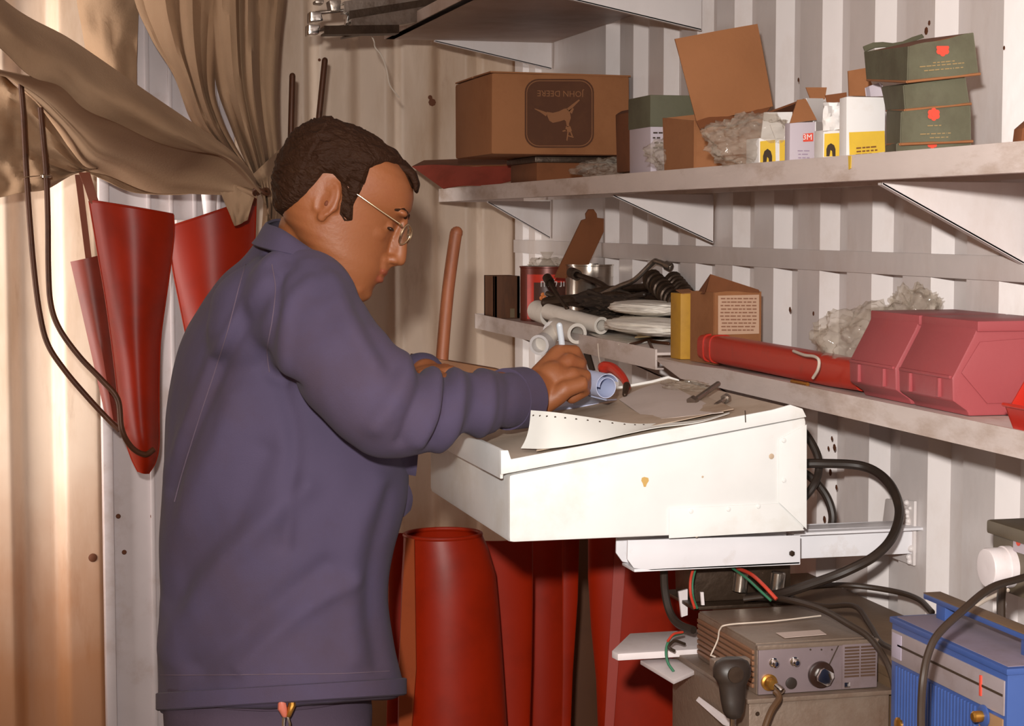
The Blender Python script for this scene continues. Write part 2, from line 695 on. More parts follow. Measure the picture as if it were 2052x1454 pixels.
# far wall: broad soft corrugation, cream paint with brown stains
mb = MB()
grid = []
xs = [-1.2 + i * .006 for i in range(int(2.50 / .006) + 1)]
def farprof(x):
    # trapezoid-ish broad ribs 0.24 m apart
    ph = ((x + 0.035) / .212) % 1.0
    def ss(a, b, t):
        t = max(0, min(1, (t - a) / (b - a)))
        return t * t * (3 - 2 * t)
    return ss(.0, .16, ph) - ss(.48, .66, ph)
vs_, fs = [], []
for z in (0, ZC):
    for x in xs:
        vs_.append((x, FY + .036 * farprof(x), z))
    for x in xs[::-1]:
        vs_.append((x, FY + .06, z))
k_ = 2 * len(xs)
for k in range(k_):
    fs.append((k, (k + 1) % k_, k_ + (k + 1) % k_, k_ + k))
mb.add(vs_, fs)
wf = struct('wall_far', mb, m_far, smooth=40)
mb = MB(); mb.box((-1.35, -1.0, -.06), (WX + .05, FY + .06, 0.0), .0)
struct('floor', mb, m_floor)
mb = MB(); mb.box((-1.2, -.6, ZC), (WX + .05, FY + .06, ZC + .05), .0)
struct('ceiling', mb, m_wall)

# white door post with pressed grooves in front of the far wall
mb = MB()
xa, xb = Q(222, 1300, 4.62).x, Q(474, 600, 4.62).x
mb.box((xa, 4.62, 0.0), (xb, 4.70, ZC), .006)
for px in (300, 345, 392, 440):
    x = Q(px, 500, 4.62).x
    mb.box((x - .006, 4.612, 0.0), (x + .004, 4.63, ZC), .002)
mb.box((xa - .012, 4.60, 0), (xa + .012, 4.70, 1.62), .004)
post = struct('trim_2', mb, mat('post_white_paint', (192, 180, 180), 0.45, dirt=((150, 120, 100), .5, 8, .52), dirt2=((120, 70, 40), .8, 26, .68)))

# ---------------------------------------------------------------- shelves (thing > board, brackets)
def bracket(mb, Y, xtip, ztop, drop, th=.003, wx=WX - .005, flange=.012, ztip=.004):
    """triangular pressed gusset: web in the XZ plane with a small flange along its lower edge"""
    mb.prism([(xtip, Y, ztop), (wx, Y, ztop), (wx, Y, ztop - drop), (xtip, Y, ztop - ztip)], (0, th, 0), bev=.0008)
    a = V(xtip, Y, ztop - ztip); b = V(wx, Y, ztop - drop)
    mb.prism([a, b, b + V(0, 0, .003), a + V(0, 0, .003)], (0, flange, 0))

# upper shelf
t = thing('wall_shelf', 'long dusty white wall shelf carrying the cardboard boxes', 'shelf', (1.13, 3.2, 1.56))
mb = MB()
y0, y1 = 1.2, 4.67
mb.box((1.02, y0, 1.572), (WX - .004, y1, 1.578), .001, mi=1)
mb.box((1.018, y0, 1.553), (1.022, y1, 1.586), .001)
mb.box((1.020, y0, 1.553), (1.034, y1, 1.556), .001)
mb.box((WX - .012, y0, 1.556), (WX - .006, y1, 1.576), .001)
mb.box((1.018, y1 - .004, 1.553), (WX - .006, y1, 1.586), .001)
mb.build('board', [m_shelf, m_shelf_top], t)
for Y, xt in ((4.44, 1.09), (3.32, 1.05), (2.19, 1.045)):
    mb = MB(); bracket(mb, Y, xt, 1.553 if Y > 3 else 1.552, .09 if Y > 3 else .105)
    mb.build('bracket', m_wall, t)

# lower shelf: far segment and near segment
t = thing('wall_shelf', 'far half of the lower shelf, holding the tins and pipes', 'shelf', (1.15, 3.8, 1.25))
mb = MB()
mb.box((1.07, 3.13, 1.270), (WX - .004, 4.49, 1.275), .001, mi=1)
mb.box((1.068, 3.13, 1.245), (1.072, 4.49, 1.281), .001)
mb.box((1.07, 3.13, 1.245), (1.084, 4.49, 1.248), .001)
mb.box((1.068, 4.486, 1.245), (WX - .006, 4.49, 1.281), .001)
mb.build('board', [m_shelf, m_shelf_top], t)
for Y in (4.2, 3.4):
    mb = MB(); bracket(mb, Y, 1.10, 1.245, .07); mb.build('bracket', m_wall, t)

t = thing('wall_shelf', 'near half of the lower shelf, holding the pink bins and red tubes', 'shelf', (1.15, 2.1, 1.24))
mb = MB()
mb.box((1.07, 1.15, 1.262), (WX - .004, 3.125, 1.267), .001, mi=1)
mb.prism([(1.068, 1.15, 1.240), (1.068, 3.0, 1.240), (1.068, 3.125, 1.262), (1.068, 2.80, 1.271), (1.068, 1.15, 1.271)], (.004, 0, 0))
mb.box((1.07, 1.15, 1.240), (1.084, 2.98, 1.243), .001)
mb.build('board', [m_shelf, m_shelf_top], t)
for Y in (2.95, 1.62):
    mb = MB(); bracket(mb, Y, 1.10, 1.240, .085); mb.build('bracket', m_wall, t)

# top shelf (seen from below)
t = thing('wall_shelf', 'deep white top shelf seen from below above the brown cardboard box', 'shelf', (1.05, 3.4, 1.93))
mb = MB()
mb.box((.84, 1.6, 1.932), (WX - .004, 4.44, 1.937), .001)
mb.box((.838, 1.6, 1.932), (.843, 4.44, 1.957), .001)
mb.box((.84, 1.6, 1.932), (.862, 4.44, 1.936), .001)
mb.build('board', mat('shelf_underside', (196, 176, 166), .5, dirt=((150, 112, 84), .6, 5, .45)), t)
for Y in (4.43, 3.39):
    mb = MB(); bracket(mb, Y, .90 if Y < 4 else .958, 1.932, .072 if Y < 4 else .063)
    mb.build('bracket', m_wall, t)

# ================================================================ DESK
YN, YF = 2.40, 2.90
t = thing('writing_desk', 'white steel box desk with a sloping lid, fixed to the wall beside the man', 'desk', (.83, 2.65, 1.08))
mb = MB()
sx0, sx1 = .617, 1.038
zb = 1.079
# body as five plates with real thickness, slightly rounded
body = [(sx0, YN, zb), (sx1, YN, zb), (sx1, YN, 1.236), (sx0, YN, 1.170)]
mb.prism(body, (0, YF - YN, 0), bev=.007)
mb.build('body', m_desk, t, smooth=50)
# folded corner doubler plate at lower right and rivets
mb = MB()
P = [Q(1340, 1018, 2.3985), Q(1560, 1008, 2.3985), Q(1612, 1062, 2.3985), Q(1340, 1078, 2.3985)]
mb.prism(P, (0, -.0016, 0), bev=.0005)
P = [Q(1560, 880, 2.3985), Q(1616, 850, 2.3985), Q(1616, 1060, 2.3985), Q(1560, 1006, 2.3985)]
mb.prism(P, (0, -.0012, 0), bev=.0004)
mb.build('side_plate', m_desk, t)
for px, py in ((1571, 882), (1571, 962), (1385, 1024), (1460, 1020), (1520, 1014)):
    mb = MB(); mb.lathe([(.0035, 0), (.003, -.0012), (.001, -.0018)], Q(px, py, 2.397), (0, 1, 0), 12)
    mb.build('rivet', m_desk, t)
# lid with turned-down flange all round
mb = MB()
lx0 = .605
side = [(lx0, YN - .004, 1.171), (lx0, YN - .004, 1.203), (lx0 + .010, YN - .004, 1.203), (lx0 + .014, YN - .004, 1.191),
        (.985, YN - .004, 1.247), (1.012, YN - .004, 1.2535), (1.030, YN - .004, 1.2475), (1.036, YN - .004, 1.236)]
mb.prism(side, (0, .004, 0), bev=.0012)
side2 = [(x, YF, z) for x, _, z in side]
mb.prism(side2, (0, .004, 0), bev=.0012)
mb.prism([(lx0, YN, 1.165), (lx0 + .004, YN, 1.165), (lx0 + .006, YN, 1.203), (lx0, YN, 1.203)], (0, YF - YN, 0), bev=.001)
mb.build('lid_flange', m_desk, t)
mb = MB()
top = [(lx0 + .003, YN, 1.187), (.985, YN, 1.243), (1.012, YN, 1.2495), (1.030, YN, 1.244), (1.030, YN, 1.238), (.985, YN, 1.236), (lx0 + .003, YN, 1.181)]
mb.prism(top, (0, YF - YN, 0))
mb.build('lid', m_desk_top, t, smooth=20)
DESKZ = lambda x: 1.187 + (x - .608) * (1.243 - 1.187) / (.985 - .608)

mb = MB()
mb.prism([Q(1286 + x, 955 + y, 2.3995) for x, y in ((0, 2), (5, 0), (13, 2), (14, 8), (10, 14), (8, 20), (4, 20), (2, 13), (-1, 8))], (0, -.0004, 0))
mb.build('rust_spot', mat('ochre_rust', (206, 168, 96), .6), t)
for px_, py_, r_ in ((1408, 955, .0016), (1354, 1043, .0012), (1546, 914, .004), (1380, 1026, .0014), (1396, 1074, .002)):
    mb = MB(); mb.lathe([(r_, 0), (r_ * .8, -.0004)], Q(px_, py_, 2.3995), (0, 1, 0), 9); mb.build('paint_chip', mat('pale_rust', (200, 176, 150), .6), t)
mb = MB()
mb.prism([Q(1492, 822, 2.3955), Q(1494, 822, 2.3955), Q(1495, 846, 2.3955), Q(1493, 846, 2.3955)], (0, -.0004, 0))
mb.build('scratch', m_ink, t)
# paint chips on the walls
m_chip = mat('rust_chip', (96, 52, 26), .8)
for px_, py_, r_ in ((1856, 62, .006), (1862, 46, .004), (1600, 160, .004), (1667, 878, .004), (1672, 896, .006), (1660, 898, .004), (1664, 946, .006), (1676, 976, .0045), (1652, 1040, .006), (2012, 96, .003), (1583, 620, .005), (1630, 628, .004)):
    mb = MB(); p = QX(px_, py_, WX - .0002)
    mb.lathe([(r_, 0), (r_ * .7, -.0005)], p, (1, 0, 0), 7, ); mb.build('paint_chip', m_chip, wr)
for px_, py_, r_ in ((866, 205, .010), (862, 195, .006), (640, 120, .004)):
    mb = MB(); mb.lathe([(r_, 0), (r_ * .6, -.001)], Q(px_, py_, FY - .001), (0, 1, 0), 8); mb.build('paint_chip', m_chip, wf)
mb = MB(); mb.lathe([(.011, 0), (.008, -.002)], Q(186, 1117, FY - .001), (0, 1, 0), 14); mb.build('paint_chip', m_chip, wf)
for px_, py_ in ((249, 1106), (237, 1034), (306, 1034)):
    mb = MB(); mb.lathe([(.006, 0), (.004, -.002)], Q(px_, py_, 4.618), (0, 1, 0), 12); mb.build('rust_bolt', m_chip, post)

# support arm under the desk reaching to the wall
t = thing('support_arm', 'white steel channel arm holding the desk up from the wall', 'bracket', (1.0, 2.42, 1.05))
mb = MB()
a = [Q(1258, 1082, 2.42), Q(1604, 1072, 2.42), Q(1604, 1131, 2.42), Q(1305, 1143, 2.42), Q(1270, 1138, 2.42), Q(1257, 1120, 2.42)]
mb.prism(a, (0, .004, 0), bev=.001)
mb.prism([p + V(0, .05, 0) for p in a], (0, .004, 0), bev=.001)
zb2 = a[3].z
mb.box((a[5].x + .01, 2.42, zb2 - .001), (a[1].x, 2.474, zb2 + .003), .001)
b = [Q(1580, 1062, 2.49), Q(1842, 1052, 2.49), Q(1842, 1108, 2.49), Q(1580, 1120, 2.49)]
mb.prism(b, (0, .003, 0), bev=.0008)
mb.prism([p + V(0, .045, 0) for p in b], (0, .003, 0), bev=.0008)
mb.box((b[0].x, 2.47, b[1].z - .004), (b[1].x, 2.538, b[1].z), .001)
mb.build('arm', mat('arm_white', (232, 230, 234), .35, dirt=((180, 160, 140), .5, 20, .56)), t)
mb = MB()
w = [Q(1826, 1020, 2.425), Q(1846, 1030, 2.425), Q(1848, 1132, 2.425), Q(1812, 1128, 2.425), Q(1822, 1100, 2.425), Q(1815, 1060, 2.425)]
xw = WX - .002
mb.prism([(xw, 2.485, 1.005), (xw, 2.60, 1.005), (xw, 2.58, 1.09), (xw, 2.485, 1.10)], (-.005, 0, 0), bev=.002)
for k in range(14):
    mb.ell((xw - .006, 2.49 + random.random() * .02, 1.01 + k * .0065), [.003 + random.random() * .003] * 3, sub=2)
mb.build('wall_plate', m_wall, t)
mb = MB(); mb.lathe([(.004, 0), (.0042, -.003), (.001, -.0035)], Q(1586, 1108, 2.4195), (0, 1, 0), 6)
mb.build('bolt', m_dsteel, t)

# ================================================================ THINGS ON THE UPPER SHELF
def rectpts(xl, xr, yt, yb, Y):
    return Q(xl, yt, Y), Q(xr, yt, Y), Q(xr, yb, Y), Q(xl, yb, Y)


def strip(mb, a, b, c, d, th=.0006, mi=0, off=(0, -.0012, 0)):
    o = Vector(off)
    mb.prism([a + o, b + o, c + o, d + o], (0, th, 0), mi)


def lines_print(mb, xl, xr, ys, Y, h=2.2, mi=0, words=5, seed=1, tilt=0.0):
    """rows of small print as short raised dashes"""
    rnd = random.Random(seed)
    for y in ys:
        x = xl + rnd.uniform(0, 4)
        while x < xr - 4:
            w = rnd.uniform(5, 12)
            x2 = min(xr, x + w)
            ty = lambda q: y + tilt * (q - xl)
            mb.prism([Q(x, ty(x) - h / 2, Y), Q(x2, ty(x2) - h / 2, Y), Q(x2, ty(x2) + h / 2, Y), Q(x, ty(x) + h / 2, Y)], (0, -.0003, 0), mi)
            x = x2 + rnd.uniform(1.5, 3)


# --- brown box printed upside down
Y0 = 3.80
t = thing('cardboard_box', 'closed brown cardboard box with a dark leaping animal emblem printed upside down', 'box', Q(1100, 312, 3.95))
mb = MB()
A, B, C_, D = rectpts(984, 1262, 146, 312, Y0)
x0, x1, z0, z1 = A.x, B.x, C_.z, A.z
mb.box((x0, Y0, z0), (x1, Y0 + .33, z1), .006, jit=.0015)
mb.build('carton', m_card, t)
mb = MB()
mb.quad(V(x0 - .002, Y0 - .003, z1 + .002), V(x1 + .001, Y0 - .003, z1 - .001), V(x1, Y0 + .16, z1 + .003), V(x0, Y0 + .16, z1 + .003), .003)
mb.build('flap', m_card, t)
mb = MB()
mb.quad(V(x0, Y0 + .17, z1 + .003), V(x1, Y0 + .17, z1 + .003), V(x1, Y0 + .33, z1 + .002), V(x0, Y0 + .33, z1 + .002), .003)
mb.build('flap', m_card, t)


def rrect(cx, cy, w, h, r, Y, n=7, bulge=0):
    pts = []
    for qx, qy, a0 in ((1, -1, -90), (1, 1, 0), (-1, 1, 90), (-1, -1, 180)):
        for k in range(n):
            a = radians(a0 + 90 * k / (n - 1))
            x = cx + qx * (w - r) + r * cos(a)
            y = cy + qy * (h - r) + r * sin(a)
            x += bulge * (1 - ((y - cy) / h) ** 2) * (1 if x > cx else -1)
            pts.append(Q(x, y, Y))
    return pts


mb = MB()
mb.prism(rrect(1121, 227, 68, 69, 26, Y0 - .0012, bulge=2), (0, .0008, 0))
mb.build('emblem_border', m_logo, t)
mb = MB()
mb.prism(rrect(1121, 227, 65, 66, 24, Y0 - .0018, bulge=2), (0, .0006, 0))
ring = mb.build('emblem_ring', m_logo_light, t)
mb = MB()
mb.prism(rrect(1121, 227, 63.5, 64.5, 23, Y0 - .0024, bulge=2), (0, .0006, 0))
mb.build('emblem_ground', m_logo, t)
mb = MB()
Yp = Y0 - .0032
def blob(pts, Y=Yp, th=.0005, m=mb, mi=0):
    m.prism([Q(x, y, Y) for x, y in pts], (0, th, 0), mi)
# animal body as seen (upside down): hind legs reach up right, head and antlers down
blob([(1096, 224), (1108, 226), (1120, 223), (1130, 218), (1136, 217), (1142, 224), (1144, 236), (1140, 248), (1141, 254), (1136, 254), (1134, 243), (1131, 240), (1122, 243), (1108, 246), (1101, 242), (1097, 233)])
blob([(1134, 219), (1141, 223), (1152, 211), (1162, 201), (1160, 199), (1148, 208)])
blob([(1139, 222), (1146, 228), (1150, 218), (1147, 216)])
blob([(1098, 226), (1094, 233), (1083, 225), (1072, 219), (1071, 217), (1084, 221)])
blob([(1134, 253), (1143, 253), (1146, 262), (1139, 266), (1133, 260)])
blob([(1137, 263), (1140, 263), (1137, 282), (1135, 281)])
blob([(1142, 263), (1144, 262), (1148, 272), (1146, 274)])
blob([(1136, 262), (1128, 264), (1127, 262), (1135, 259)])
blob([(1139, 271), (1150, 274), (1149, 276), (1138, 273)])
mb.build('emblem_animal', m_logo_light, t)
mb = MB()
text_mb(mb, 'JOHN DEERE', Q(1123, 187, Y0 - .003), (-1, 0, 0), (0, 0, -1), .0175)
mb.build('lettering', m_logo_light, t)

# --- thing under the brown box: dark metal tray
t = thing('dark_tray', 'dark flat tray under the brown cardboard box', 'tray', Q(1140, 330, 3.95))
mb = MB()
p = Q(1075, 322, 3.86); q = Q(1250, 322, 3.86)
mb.box((p.x, 3.86, 1.582), (q.x, 4.08, z0 - .012), .006)
mb.build('tray_body', m_card_dark, t)
mb = MB(); mb.box((p.x - .006, 3.85, z0 - .014), (q.x + .006, 4.09, z0 - .001), .003)
mb.build('rim', m_dsteel, t)

# --- folded red sheet at the far end
t = thing('red_sheet_guard', 'folded dull red sheet metal guard lying at the far end of the upper shelf', 'metal sheet', Q(1000, 350, 4.3))
mb = MB()
Ya, Yb = 4.05, 4.5
mb.quad(Q(826, 334, 4.45), Q(1082, 330, 4.12), Q(1083, 357, 4.10), Q(888, 378, 4.30), .003, nu=14, nv=5,
        warp=lambda u, v: V(0, -.01 * sin(pi * u * 2), .003 * sin(pi * u * 3)))
mb.build('front_plate', mat('dull_red_paint', (150, 62, 48), .5, dirt=((104, 40, 26), .6, 12, .45)), t)
mb = MB()
mb.quad(Q(826, 334, 4.45), Q(850, 322, 4.58), Q(1075, 314, 4.3), Q(1082, 330, 4.12), .003, nu=6, nv=6)
mb.build('top_plate', m_card_dark, t)
mb = MB()
mb.quad(Q(1008, 313, 4.14), Q(1078, 316, 4.08), Q(1084, 358, 4.06), Q(1046, 350, 4.09), .004, nu=4, nv=4,
        warp=lambda u, v: V(0, -.008 * u * (1 - v), 0))
mb.build('end_flap', mat('bright_red_paint', (190, 58, 44), .5, dirt=((130, 44, 30), .5, 14, .5)), t)

# --- crumpled clear bags
def bag(label, c, rad, seed, group=None, amp=.5, bottom=None, m=None, name='plastic_bag', cat='bag', knot=None):
    mb = MB()
    v_, f_ = crumple(c, rad, seed, amp, 5, flatbottom=bottom)
    mb.add(v_, f_)
    if knot:
        mb.tube([Vector(c), Vector(c) + Vector(knot) * .6, Vector(c) + Vector(knot)], [rad[0] * .5, .008, .016], 9)
    o = mb.build(name, m or m_poly, None, 60)
    return tag(o, label, cat, group)

c = Q(1215, 343, 3.62); bag('crumpled clear plastic bag under the near end of the big brown box', (c.x, 3.62, 1.605), (.055, .07, .024), 4, bottom=1.579)
c = Q(1350, 300, 3.10); bag('clear plastic bag left of the cardboard carton with the raised flap', (c.x - .01, 3.0, 1.618), (.055, .06, .034), 7, bottom=1.579)
c = Q(1440, 300, 2.78); bag('large shiny clear plastic bag in front of the cardboard carton with the raised flap', (c.x - .012, 2.62, 1.618), (.062, .06, .04), 11, bottom=1.579)

# --- narrow brown carton on edge
t = thing('narrow_carton', 'narrow worn brown carton standing on edge beside the green and yellow box', 'box', Q(1289, 340, 3.42))
mb = MB()
mb.prism([Q(1278, 222, 3.40), Q(1292, 213, 3.40), Q(1301, 220, 3.40), Q(1300, 342, 3.40), Q(1281, 342, 3.40)], (0, .14, 0), bev=.003)
mb.build('carton', m_card_dark, t)
mb = MB(); mb.quad(Q(1279, 222, 3.398), Q(1292, 214, 3.398), Q(1286, 232, 3.398), Q(1280, 250, 3.398), .0015)
mb.build('torn_flap', m_card, t)

# --- green / yellow / white box
Y1 = 3.16
t = thing('filter_box', 'square box with green top and yellow band behind the clear bags', 'box', Q(1343, 335, 3.2))
mb = MB()
A, B, C_, D = rectpts(1304, 1390, 192, 340, Y1)
mb.box((A.x, Y1, 1.579), (B.x, Y1 + .12, A.z), .003, jit=.001)
mb.build('carton', m_lilac, t)
mb = MB()
a, b, c, d = rectpts(1303, 1391, 191, 255, Y1 - .001)
mb.box((a.x, Y1 - .0015, c.z), (b.x, Y1 + .122, a.z + .001), .001)
mb.build('green_lid', m_green, t)
mb = MB()
a, b, c, d = rectpts(1330, 1391, 254, 272, Y1 - .001)
mb.box((a.x, Y1 - .0018, c.z), (b.x + .0005, Y1 + .02, a.z), .0004)
mb.build('yellow_band', m_yellow, t)
mb = MB(); lines_print(mb, 1308, 1328, (266, 276, 286, 296), Y1 - .0008, 3, seed=3)
mb.build('print', m_ink, t)

# --- open cardboard carton with one tall raised flap
Y2 = 2.84
t = thing('open_carton', 'open brown cardboard carton with one tall flap standing up against the wall', 'box', Q(1450, 320, 2.9))
mb = MB()
a, b = Q(1393, 242, Y2), Q(1531, 226, Y2)
mb.quad(a, b, V(b.x, Y2, 1.579), V(a.x, Y2, 1.579), .004, nu=6, nv=4, warp=lambda u, v: V(0, .004 * sin(6 * u + 3 * v), 0))
mb.quad(a, a + V(-.004, .14, .012), V(a.x, Y2 + .14, 1.579), V(a.x, Y2, 1.579), .004)
mb.quad(b, b + V(0, .14, .012), V(b.x, Y2 + .14, 1.579), V(b.x, Y2, 1.579), .004)
mb.quad(a + V(0, .14, .012), b + V(0, .14, .012), V(b.x, Y2 + .14, 1.579), V(a.x, Y2 + .14, 1.579), .004)
mb.box((a.x, Y2, 1.579), (b.x, Y2 + .14, 1.583), .001)
mb.build('carton', m_card, t)
mb = MB()
mb.quad(Q(1352, 78, Y2 - .01), Q(1517, 48, Y2 - .01), Q(1548, 213, Y2 - .012), Q(1396, 246, Y2 - .004), .004, nu=8, nv=8,
        warp=lambda u, v: V(0, -.010 * sin(pi * u) * sin(pi * v), 0))
mb.build('raised_flap', m_card, t)
mb = MB()
mb.quad(Q(1530, 229, Y2 - .003), Q(1612, 199, Y2 + .02), Q(1600, 222, Y2 + .06), Q(1530, 243, Y2 + .04), .003, nu=4, nv=2)
mb.build('side_flap', m_card_dark, t)
mb = MB()
mb.quad(Q(1395, 244, Y2 - .006), Q(1545, 216, Y2 - .01), Q(1530, 236, Y2 - .022), Q(1402, 258, Y2 - .02), .003, nu=6, nv=1,
        warp=lambda u, v: V(0, 0, .003 * sin(9 * u)))
mb.build('torn_edge', m_card_dark, t)

# --- small yellow and white box, far one
def emblem_n(mb, xc, yt, yb, X, w):
    """dark arch shaped print, as on the boxes' narrow sides"""
    a = [(-1, 1), (-1, -.1), (-.7, -.7), (0, -1), (.7, -.7), (1, -.1), (1, 1), (.35, 1), (.25, .2), (-.1, .0), (-.35, 1)]
    yc, h = (yt + yb) / 2, (yb - yt) / 2
    mb.prism([Q(xc + w * x, yc + h * y, X) for x, y in a], (0, -.0005, 0))


Ys = 2.56
t = thing('parts_box', 'small yellow box with white open flaps next to the brown carton', 'box', Q(1552, 325, Ys))
mb = MB()
a = Q(1521, 283, Ys); b = Q(1587, 277, Ys)
mb.box((a.x, Ys, 1.579), (b.x, Ys + .05, b.z), .0015)
mb.build('carton', m_wcard, t)
mb = MB()
strip(mb, Q(1523, 283, Ys), Q(1553, 280, Ys), Q(1554, 327, Ys), Q(1523, 330, Ys), off=(0, -.0008, 0))
strip(mb, Q(1562, 281, Ys), Q(1586, 280, Ys), Q(1586, 324, Ys), Q(1562, 326, Ys), off=(0, -.0008, 0))
mb.build('yellow_label', m_yellow, t)
mb = MB(); emblem_n(mb, 1538, 298, 330, Ys - .0013, 9); lines_print(mb, 1574, 1584, (306, 313, 319), Ys - .001, 2.4, seed=9)
mb.build('print', m_ink, t)
mb = MB()
mb.quad(Q(1531, 225, Ys + .045), Q(1590, 224, Ys + .045), Q(1585, 279, Ys + .045), Q(1524, 280, Ys + .045), .0015, nu=4, nv=4, warp=lambda u, v: V(0, .005 * (1 - v) * sin(2 * u), 0))
mb.build('open_flap', m_wcard, t)
mb = MB()
mb.quad(Q(1548, 254, Ys + .005), Q(1590, 258, Ys + .005), Q(1588, 278, Ys - .001), Q(1556, 278, Ys - .001), .0015)
mb.build('open_flap', m_wcard, t)
mb = MB()
mb.quad(Q(1543, 250, Ys - .002), Q(1547, 249, Ys - .002), Q(1559, 277, Ys - .002), Q(1554, 279, Ys - .002), .0012)
mb.build('open_flap', m_wcard, t)

# --- white carton with red 3M mark
Yt = 2.46
t = thing('white_carton', 'pale carton with a small red mark and a brown triangular flap folded open', 'box', Q(1612, 318, Yt))
mb = MB()
a = Q(1583, 246, Yt); b = Q(1634, 244, Yt); b2 = Q(1650, 244, Yt + .06)
mb.prism([(a.x, Yt, 1.579), (b.x, Yt, 1.579), (b.x, Yt, b.z), (a.x, Yt, a.z)], (0, .018, 0), bev=.001)
mb.build('carton', m_lilac, t)
mb = MB()
mb.prism([Q(1583, 247, Yt - .001), Q(1598, 200, Yt + .02), Q(1615, 198, Yt + .02), Q(1637, 240, Yt - .001)], (0, .0018, 0))
mb.build('brown_flap', m_card, t)
mb = MB()
mb.quad(Q(1615, 197, Yt + .024), Q(1649, 197, Yt + .05), Q(1650, 262, Yt + .06), Q(1636, 262, Yt + .008), .0015, nu=2, nv=3)
mb.quad(Q(1634, 244, Yt + .0005), Q(1650, 244, Yt + .055), Q(1650, 318, Yt + .055), Q(1634, 318, Yt + .0005), .0012)
mb.build('side_flap', m_wcard, t)
mb = MB()
mb.prism([Q(1615, 175, Yt + .055), Q(1657, 175, Yt + .055), Q(1653, 199, Yt + .055), Q(1624, 198, Yt + .055)], (0, .002, 0))
mb.build('top_flap', m_card, t)
mb = MB()
strip(mb, Q(1609, 268, Yt), Q(1629, 266, Yt), Q(1629, 283, Yt), Q(1609, 284, Yt))
mb.build('red_mark', m_redink, t)
mb = MB(); text_mb(mb, '3M', Q(1618, 275, Yt - .0014), (1, 0, 0), (0, 0, 1), .011)
mb.build('lettering', m_wcard, t)
mb = MB(); lines_print(mb, 1596, 1622, (302, 309, 316), Yt - .001, 2, seed=5)
mb.build('print', mat('blue_grey_print', (150, 130, 150), .7), t)

# --- crushed white and yellow box (middle)
Yc = 2.345
t = thing('crushed_box', 'crushed white box with yellow foot and dark arch print, between two cartons', 'box', Q(1672, 310, Yc))
mb = MB()
a = Q(1650, 262, Yc); b = Q(1694, 256, Yc)
mb.box((a.x, Yc, 1.579), (b.x, Yc + .03, a.z + .001), .001)
mb.build('carton', m_wcard, t)
mb = MB()
mb.quad(Q(1650, 206, Yc + .008), Q(1698, 205, Yc + .008), Q(1695, 258, Yc - .003), Q(1649, 263, Yc - .003), .002, nu=8, nv=8,
        warp=lambda u, v: V(0, -.010 * noise.noise(V(u * 3, v * 3, 4)), 0))
mb.build('crushed_panel', m_wcard, t)
mb = MB(); strip(mb, Q(1652, 268, Yc), Q(1686, 266, Yc), Q(1686, 312, Yc), Q(1651, 314, Yc), off=(0, -.0008, 0))
mb.build('yellow_label', m_yellow, t)
mb = MB(); emblem_n(mb, 1665, 287, 313, Yc - .0013, 9); mb.build('print', m_ink, t)
mb = MB()
mb.quad(Q(1653, 191, Yc + .05), Q(1696, 185, Yc + .05), Q(1697, 205, Yc + .048), Q(1657, 205, Yc + .048), .0015)
mb.build('brown_flap', m_card_dark, t)

# --- white over yellow box (front)
Yw = 2.30
t = thing('parts_box', 'white box with a yellow label below its middle, left of the green boxes', 'box', Q(1735, 305, Yw))
mb = MB()
a = Q(1697, 194, Yw); b = Q(1771, 193, Yw)
mb.box((a.x, Yw, 1.579), (b.x + .003, Yw + .022, a.z), .0015, jit=.0006)
mb.build('carton', m_wcard, t)
mb = MB(); strip(mb, Q(1701, 265, Yw), Q(1772, 262, Yw), Q(1773, 304, Yw), Q(1702, 313, Yw), off=(0, -.001, 0))
mb.build('yellow_label', m_yellow, t)
mb = MB(); lines_print(mb, 1714, 1758, (297, 304), Yw - .0015, 3, seed=12, tilt=-.08); lines_print(mb, 1714, 1748, (310,), Yw - .0015, 2.2, seed=13, tilt=-.08)
mb.build('print', mat('brown_ink', (120, 74, 30), .7), t)
mb = MB()
mb.quad(Q(1734, 176, Yw + .045), Q(1762, 165, Yw + .05), Q(1768, 193, Yw + .05), Q(1736, 193, Yw + .045), .0015, nu=3, nv=3, warp=lambda u, v: V(0, .004 * sin(4 * u), 0))
mb.quad(Q(1762, 165, Yw + .05), Q(1768, 170, Yw + .0), Q(1778, 262, Yw), Q(1771, 194, Yw), .0015)
mb.build('open_flap', m_lilac, t)
mb = MB()
mb.prism([Q(1702, 192, 2.42), Q(1700, 142, 2.42), Q(1735, 136, 2.42), Q(1748, 170, 2.42), Q(1742, 192, 2.42)], (0, .003, 0))
mb.build('brown_flap', m_card, t)

